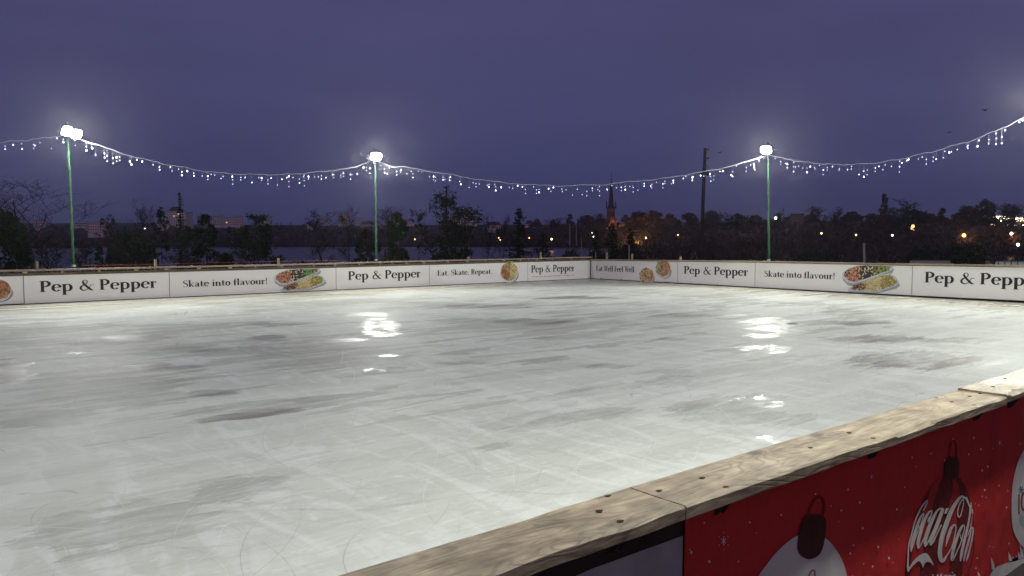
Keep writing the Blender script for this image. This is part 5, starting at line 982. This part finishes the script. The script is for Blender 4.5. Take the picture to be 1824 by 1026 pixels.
for a in ((258, 406.8, 800, 2.6, E_wh, 'small white lamp left of the slender ragged tree'), (354.5, 426.7, 560, 2.8, E_am, 'tiny amber lamp seen through the dark bushy tree'), (434, 426.7, 560, 3.2, E_or, 'small orange lamp seen through the loose pine'), (636.6, 426.7, 590, 2.2, E_wh, 'tiny white lamp left of the second pole'),
          (739, 426.3, 560, 4, E_or, 'orange lamp right of the upright evergreen'), (888.3, 423.7, 500, 3.6, E_or, 'upper of two close orange lamps left of the tall fir'), (890.9, 427.3, 480, 3.2, E_or, 'lower of two close orange lamps left of the tall fir'), (942.5, 423.7, 500, 4.2, E_or, 'orange lamp right beside the tall fir'),
          (982.5, 426, 430, 5.4, E_am, 'bright amber lamp with its reflection in the water below', 300), (1057, 421.6, 500, 3.2, E_wh, 'white lamp just left of the church'), (1150.3, 424, 400, 6, E_am, 'bright amber lamp right of the church', 0), (1207.6, 418.5, 390, 3.6, E_or, 'pale orange lamp left of the utility pole'),
          (1369.6, 414, 355, 3, E_or, 'small orange lamp half hidden by the slim green pole'), (1377.7, 420.9, 345, 5, E_or, 'orange lamp just right of the slim green pole'), (1463, 415.6, 345, 5.2, E_am, 'amber lamp under the slim dark poplar'), (1524.8, 418.4, 348, 4.8, E_or, 'pinkish orange lamp with a reflection below it'),
          (1537.7, 401.8, 480, 2.8, E_wh, 'tiny white lamp left of the tallest poplar'), (1589.6, 419.2, 348, 5.2, E_am, 'amber lamp right of the tallest poplar'), (1640.6, 398.2, 440, 3.6, E_wh, 'white lamp above and right of the lit glass lantern'), (1717, 419.0, 345, 8.5, em('big_sodium_lamp', (1, .42, .08), 10), 'biggest and most orange lamp, below the market', 500),
          (1801.7, 416, 345, 7, em('big_amber_lamp', (1, .55, .16), 10), 'large orange lamp under the lit tent', 400), (1813.3, 435.8, 340, 7, E_wh, 'bright white lamp low at the right frame edge'), (1682, 397, 430, 3.8, E_am, 'warm lamp at the left end of the market'), (1381.5, 388.5, 380, 6.5, em('yellow_flood', (.95, 1, .6), 9), 'yellowish floodlight high beside the slim green pole'),
          (1054.6, 414.8, 500, 1.8, E_wh, 'very faint white lamp above the white one by the church')):
    lamp(*a[:6], light=a[6] if len(a) > 6 else 0)
ld = bpy.data.lights.new('added_tree_glow', 'POINT');  # added light, stands in for the street lamp's glow on the russet tree
p = at(1136, 404, shore(1139) + 8); ul = empty('added_tree_glow', (p[0], p[1], ground_z(p[0], p[1]))); tag(ul, 'added lamp box giving the street lamp glow on the russet tree right of the church', 'lamp'); MB().box((-.2, -.2, 0), (.2, .2, .4)).build('housing', m_house, ul); ld.energy = 9000; ld.color = (1, .5, .12); ld.shadow_soft_size = .2; lo = bpy.data.objects.new('added_tree_glow_light', ld); link(lo, ul); lo.location = (0, 0, 5)
# pale thin posts between the rink and the water
for (px, yt, yb, r, w, lab) in ((1015, 400, 426, 380, .3, 'pale tall mast in front of the far poplar'), (1026.6, 400, 426, 380, .26, 'second pale mast right of the poplar'), (1035.4, 425, 462, 60, .04, 'thin grey post left of the rink corner'), (1061, 449, 464, 45, .03, 'short leaning white stick just right of the rink corner'), (1120.5, 438, 465, 50, .05, 'thin grey post right of the dark firs'), (1539, 435, 470, 45, .07, 'plain grey post above the right-hand food trays')):
    p = at(px, yt, r); q = at(px + (.8 if r < 50 else 0), yb + 12, r); mb = MB(); root = empty('post', (q[0], q[1], q[2])); tag(root, lab, 'post'); d = p - q; mb.tube([(0, 0, 0), tuple(d)], [w, w * .85], 8); mb.build('shaft', m_galv, root); MB().lathe(tuple(d), ((w, 0), (w * .4, w * .8)), 8).build('cap', m_galv, root)
# utility poles
def upole(px, yt, r, w, label, bars, name='utility_pole', leanx=0):
    p = at(px, yt, r); zb_ = ground_z(p[0], p[1]); root = empty(name, (p[0], p[1], zb_ - .1), yaw - math.pi / 2); tag(root, label, 'utility pole'); h = p[2] - zb_ + .1; k = r / f_px
    MB().tube([(leanx, 0, 0), (leanx * .5, 0, h * .5), (0, 0, h)], [w * 1.25, w * 1.1, w * .85], 10).build('shaft', m_bark, root, True)
    for (y, x0, x1, th) in bars:
        z = at(px, y, r)[2] - zb_ + .1; MB().box((x0 * k, -w - .14, z - th), (x1 * k, -w * .8, z + th)).build('cross_arm', m_steel, root)
        for x in (x0, x1): MB().lathe((x * k * .92, -w - .07, z + th), ((.035, 0), (.06, .03), (.035, .06), (.055, .09), (.02, .13)), 7).build('insulator', m_steel, root)
    return root, zb_, k
u, zb_, k = upole(1256, 264, 75, .15, 'tall wooden utility pole crossing the long light string', [(268, -2, 5, .05), (283, -1, 6, .05), (297, -3.5, 2, .04)], leanx=-.28)
z = at(1256, 309, 75)[2] - zb_; mb = MB(); mb.lathe((-6 * k, -.25, z - .2), ((.12, 0), (.26, .05), (.28, .2), (.22, .34), (.1, .38)), 10); mb.build('coiled_cable', m_steel, u); mb = MB(); mb.box((2.0 * k, -.4, z - .12), (6 * k, -.17, z + .12)); mb.build('junction_box', m_steel, u); MB().box((-9 * k, -.22, z + .16), (7 * k, -.165, z + .22)).build('bracket', m_steel, u)
upole(795, 331, 72, .09, 'dark utility pole with two cross arms, behind the broad tufted tree', [(334.5, -4.5, 4.5, .05), (361, -5, 6, .07)])
# roofs and tank behind the right boards
def nearthing(name, px0, px1, yt, r): a_, b_ = at(px0, 425, r)[:2], at(px1, 425, r)[:2]; root = empty(name, ((a_[0] + b_[0]) / 2, (a_[1] + b_[1]) / 2, -.22), math.atan2(b_[1] - a_[1], b_[0] - a_[0])); return root, float(np.linalg.norm(b_ - a_)), at(px0, yt, r)[2] + .22
m_cream = mat('cream_sheet', (.33, .33, .27), .6, .3, var=.15, vscale=2); m_tank = mat('tank_plastic', (.42, .46, .44), .4, .4)
r_, w, h = nearthing('container_hut', 1639, 1700, 465, 36); tag(r_, 'cream flat-topped container behind the right boards, above the fourth banner', 'container'); MB().box((-w / 2, 0, 0), (w / 2, 1.6, h - .12)).build('walls', m_cream, r_); MB().box((-w / 2 - .35, -.15, h - .118), (w / 2 - .1, 1.7, h)).build('roof', mat('grey_roof', (.16, .16, .15), .7), r_)
r_, w, h = nearthing('liquid_tank', 1769, 1850, 464.5, 34); tag(r_, 'white plastic tank in a metal cage at the right frame edge', 'tank'); mb = MB(); mb.box((-w / 2 + .1, .05, .15), (w / 2 - .06, 1.0, h - .06)); mb.add([(-w / 2 + .1, .05, h - .06), (w / 2 - .06, .05, h - .06), (w / 2 - .06, 1.0, h - .06), (-w / 2 + .1, 1.0, h - .06), (-w / 2 + .3, .25, h - .0), (w / 2 - .3, .25, h - .0), (w / 2 - .3, .8, h), (-w / 2 + .3, .8, h)], [(0, 1, 5, 4), (1, 2, 6, 5), (2, 3, 7, 6), (3, 0, 4, 7), (4, 5, 6, 7)]); mb.build('tank_body', m_tank, r_)
mb = MB(); mb.tube([(-w / 2, 0, h + .0), (w / 2, 0, h + .0)], .018, 5); mb.tube([(-w / 2, 0, h * .5), (w / 2, 0, h * .5)], .018, 5)
for i in range(8): x = -w / 2 + w * i / 7; mb.tube([(x, 0, 0), (x, 0, h)], .016, 5)
mb.build('cage', m_steel, r_)
r_, w, h = nearthing('wooden_crate', 1757, 1764, 465, 34); tag(r_, 'small brown wooden crate left of the caged tank', 'crate'); MB().box((-w / 2, 0, 0), (w / 2, .4, h)).build('boards', mat('crate_wood', (.17, .10, .05), .8), r_); MB().box((-w / 2 - .01, -.02, h - .1), (w / 2 + .01, .42, h + .004)).build('lid', m_beam, r_)
# ---------------------------------------------------------------- market with its lit tent
E_tent = em('tent_bulbs', (1, .80, .52), 14); E_st = em('stall_light', (1, .68, .25), 9)
RM = shore(1790) + 95
def mk(px, y, r=None): return at(px, y, r or RM)
c = mk(1790.5, 405); km = RM / f_px; tr = empty('market_tent', (c[0], c[1], c[2]), yaw - math.pi / 2 - math.atan((1790.5 - 912) / f_px)); tag(tr, 'round market tent outlined with strings of warm bulbs', 'tent')
mb = MB(); mb.lathe((0, 0, 12 * km), ((22 * km, 0), (17 * km, 3 * km), (8 * km, 5.2 * km), (.3, 6 * km)), 20); mb.build('canopy', mat('tent_canvas', (.25, .2, .16), .8), tr)
for s in (-1, 1): MB().tube([(s * 19 * km, 0, 0), (s * 19 * km, 0, 12 * km)], .15, 6).build('tent_post', m_steel, tr)
MB().tube([(-5 * km, -3, 0), (-5 * km, -3, 11 * km)], .9 * km, 8).build('lit_pillar', E_tent, tr)
for i in range(26):
    a = math.pi * (1.02 + .96 * i / 25)
    for (R_, z_) in ((21.5, 12.6), (14, 15.6)):
        if R_ == 14 and i % 2: continue
        MB().lathe((R_ * km * math.cos(a), R_ * km * math.sin(a) * 1.0, z_ * km), ((.1, -.3), (.42, 0), (.1, .3)), 6).build('bulb', E_tent, tr)
for (px, y, w, h, m, lab) in ((1699.6, 403.6, 8, 4.5, E_st, 'small market stall lit yellow, first on the left'), (1716, 401.2, 11, 4.5, E_st, 'market stall with yellow lights under the rounded far tree'), (1744, 402.6, 17, 2.2, E_st, 'long low market stall with a dome-shaped lit sign'), (1768, 401, 6, 3, E_st, 'narrow market stall left of the lit tent'), (1819, 394, 12, 3, E_tent, 'market hut with a brown roof at the right frame edge')):
    c = mk(px, y); a = yaw - math.pi / 2 - math.atan((px - 912) / f_px); r_ = empty('market_stall', (c[0], c[1], c[2] - 3), a); tag(r_, lab, 'market stall'); W_ = w * km / 2; Hh = h * km
    MB().box((-W_, 0, 0), (W_, 2.5, 3 - Hh / 2)).build('counter', m_beam, r_); MB().box((-W_, .3, 3 - Hh / 2 + .003), (W_, 2.4, 3 + Hh / 4)).build('lit_interior', m_cream, r_); mb = MB(); mb.add([(-W_ - .4, -.5, 3 + Hh / 4), (W_ + .4, -.5, 3 + Hh / 4), (W_ + .4, 3, 3 + Hh / 4), (-W_ - .4, 3, 3 + Hh / 4), (-W_ * .6, 1.2, 3 + Hh), (W_ * .6, 1.2, 3 + Hh)], [(0, 1, 5, 4), (1, 2, 5), (2, 3, 4, 5), (3, 0, 4), (3, 2, 1, 0)]); mb.build('roof', m_rf, r_)
    for i in range(max(3, int(w / 1.4))): x = -W_ + 2 * W_ * (i + .5) / max(3, int(w / 1.4)); MB().lathe((x, -.3 + .1 * math.sin(i * 3), 3 + Hh * (.12 + .25 * math.sin(i * 2.1))), ((.08, -.22), (.30, 0), (.08, .22)), 6).build('bulb', m, r_)
    if px == 1744: MB().lathe((.8 * km, -.6, 3 + 1.6 * km), ((3 * km, 0), (2.5 * km, 1.4 * km), (1.2 * km, 2.2 * km), (.1, 2.6 * km)), 12).build('lit_sign', E_st, r_)
for i, (px, y, s) in enumerate(((1715.8, 400.4, 3.6), (1754.2, 404.7, 4.6), (1763, 403, 4), (1785, 402.7, 5), (1796, 401.8, 4.2), (1808, 402, 6.5), (1823, 401.5, 4))):
    lamp(px, y, RM - 6, s, E_wh, ['white lamp over the second market stall', 'brightest white lamp left of the lit tent', 'white lamp near the left foot of the lit tent', 'white lamp at the foot of the lit pillar', 'white lamp under the middle of the lit tent', 'largest white lamp, under the right half of the lit tent', 'white lamp on the right frame edge beside the tent'][i], group='white lamps of the market')
c = at(1625.9, 411, 360); r_ = empty('glass_lantern', (c[0], c[1], c[2]), 0); tag(r_, 'tall oval lantern glowing orange below the right skyline', 'lantern'); kk = 360 / f_px
MB().lathe((0, 0, 0), ((1.6 * kk, 0), (3 * kk, 2.5 * kk), (2.8 * kk, 6 * kk), (1.6 * kk, 9.5 * kk)), 12).build('lit_body', em('lantern_glow', (1, .50, .22), 2.2), r_, True); MB().lathe((0, 0, 9.6 * kk), ((1.8 * kk, 0), (.2, 1.4 * kk)), 10).build('cap', m_steel, r_); MB().tube([(0, 0, -8), (0, 0, 0)], .25, 6).build('pole', m_steel, r_)
# birds
m_bird = mat('bird_feathers', (.02, .02, .022), .8)
for (px, y, s, lab) in ((1282.6, 271.5, 1.0, 'tiny dark bird right of the top of the wooden utility pole'), (1755, 196, 1.35, 'dark bird high near the right frame edge'), (1691, 236, .9, 'faint small bird above the right-hand light string')):
    c = at(px, y, 60); r_ = empty('bird', tuple(c), yaw); tag(r_, lab, 'bird'); MB().lathe((0, 0, 0), ((.005, -.14 * s), (.035 * s, -.06 * s), (.045 * s, .02 * s), (.025 * s, .10 * s), (.008, .14 * s)), 8).build('body', m_bird, r_)
    r_.rotation_euler = (1.3, 0, yaw + .5)
    for q in (-1, 1): MB().add([(0, -.02, .05 * s), (q * .12 * s, .05 * s, .06 * s), (q * .24 * s, .03 * s, -.02 * s), (q * .11 * s, .03 * s, -.03 * s), (0, -.02, -.05 * s), (0, -.03, .0)], [(0, 1, 2, 3, 4), (5, 3, 2, 1, 0)]).build('wing', m_bird, r_)
# ---------------------------------------------------------------- air
hz = MB().box((-2300, -2300, -9), (2300, 2300, 75)).build('haze', []); hm = bpy.data.materials.new('haze'); hm.use_nodes = True; hm.node_tree.nodes.clear(); hn = hm.node_tree.nodes
ho = hn.new('ShaderNodeOutputMaterial'); pv = hn.new('ShaderNodeVolumePrincipled'); pv.inputs['Color'].default_value = (.93, .93, .96, 1); pv.inputs['Density'].default_value = .0003; pv.inputs['Anisotropy'].default_value = .88
hm.node_tree.links.new(pv.outputs[0], ho.inputs['Volume']); hz.data.materials.append(hm); tag(hz, kind='stuff')
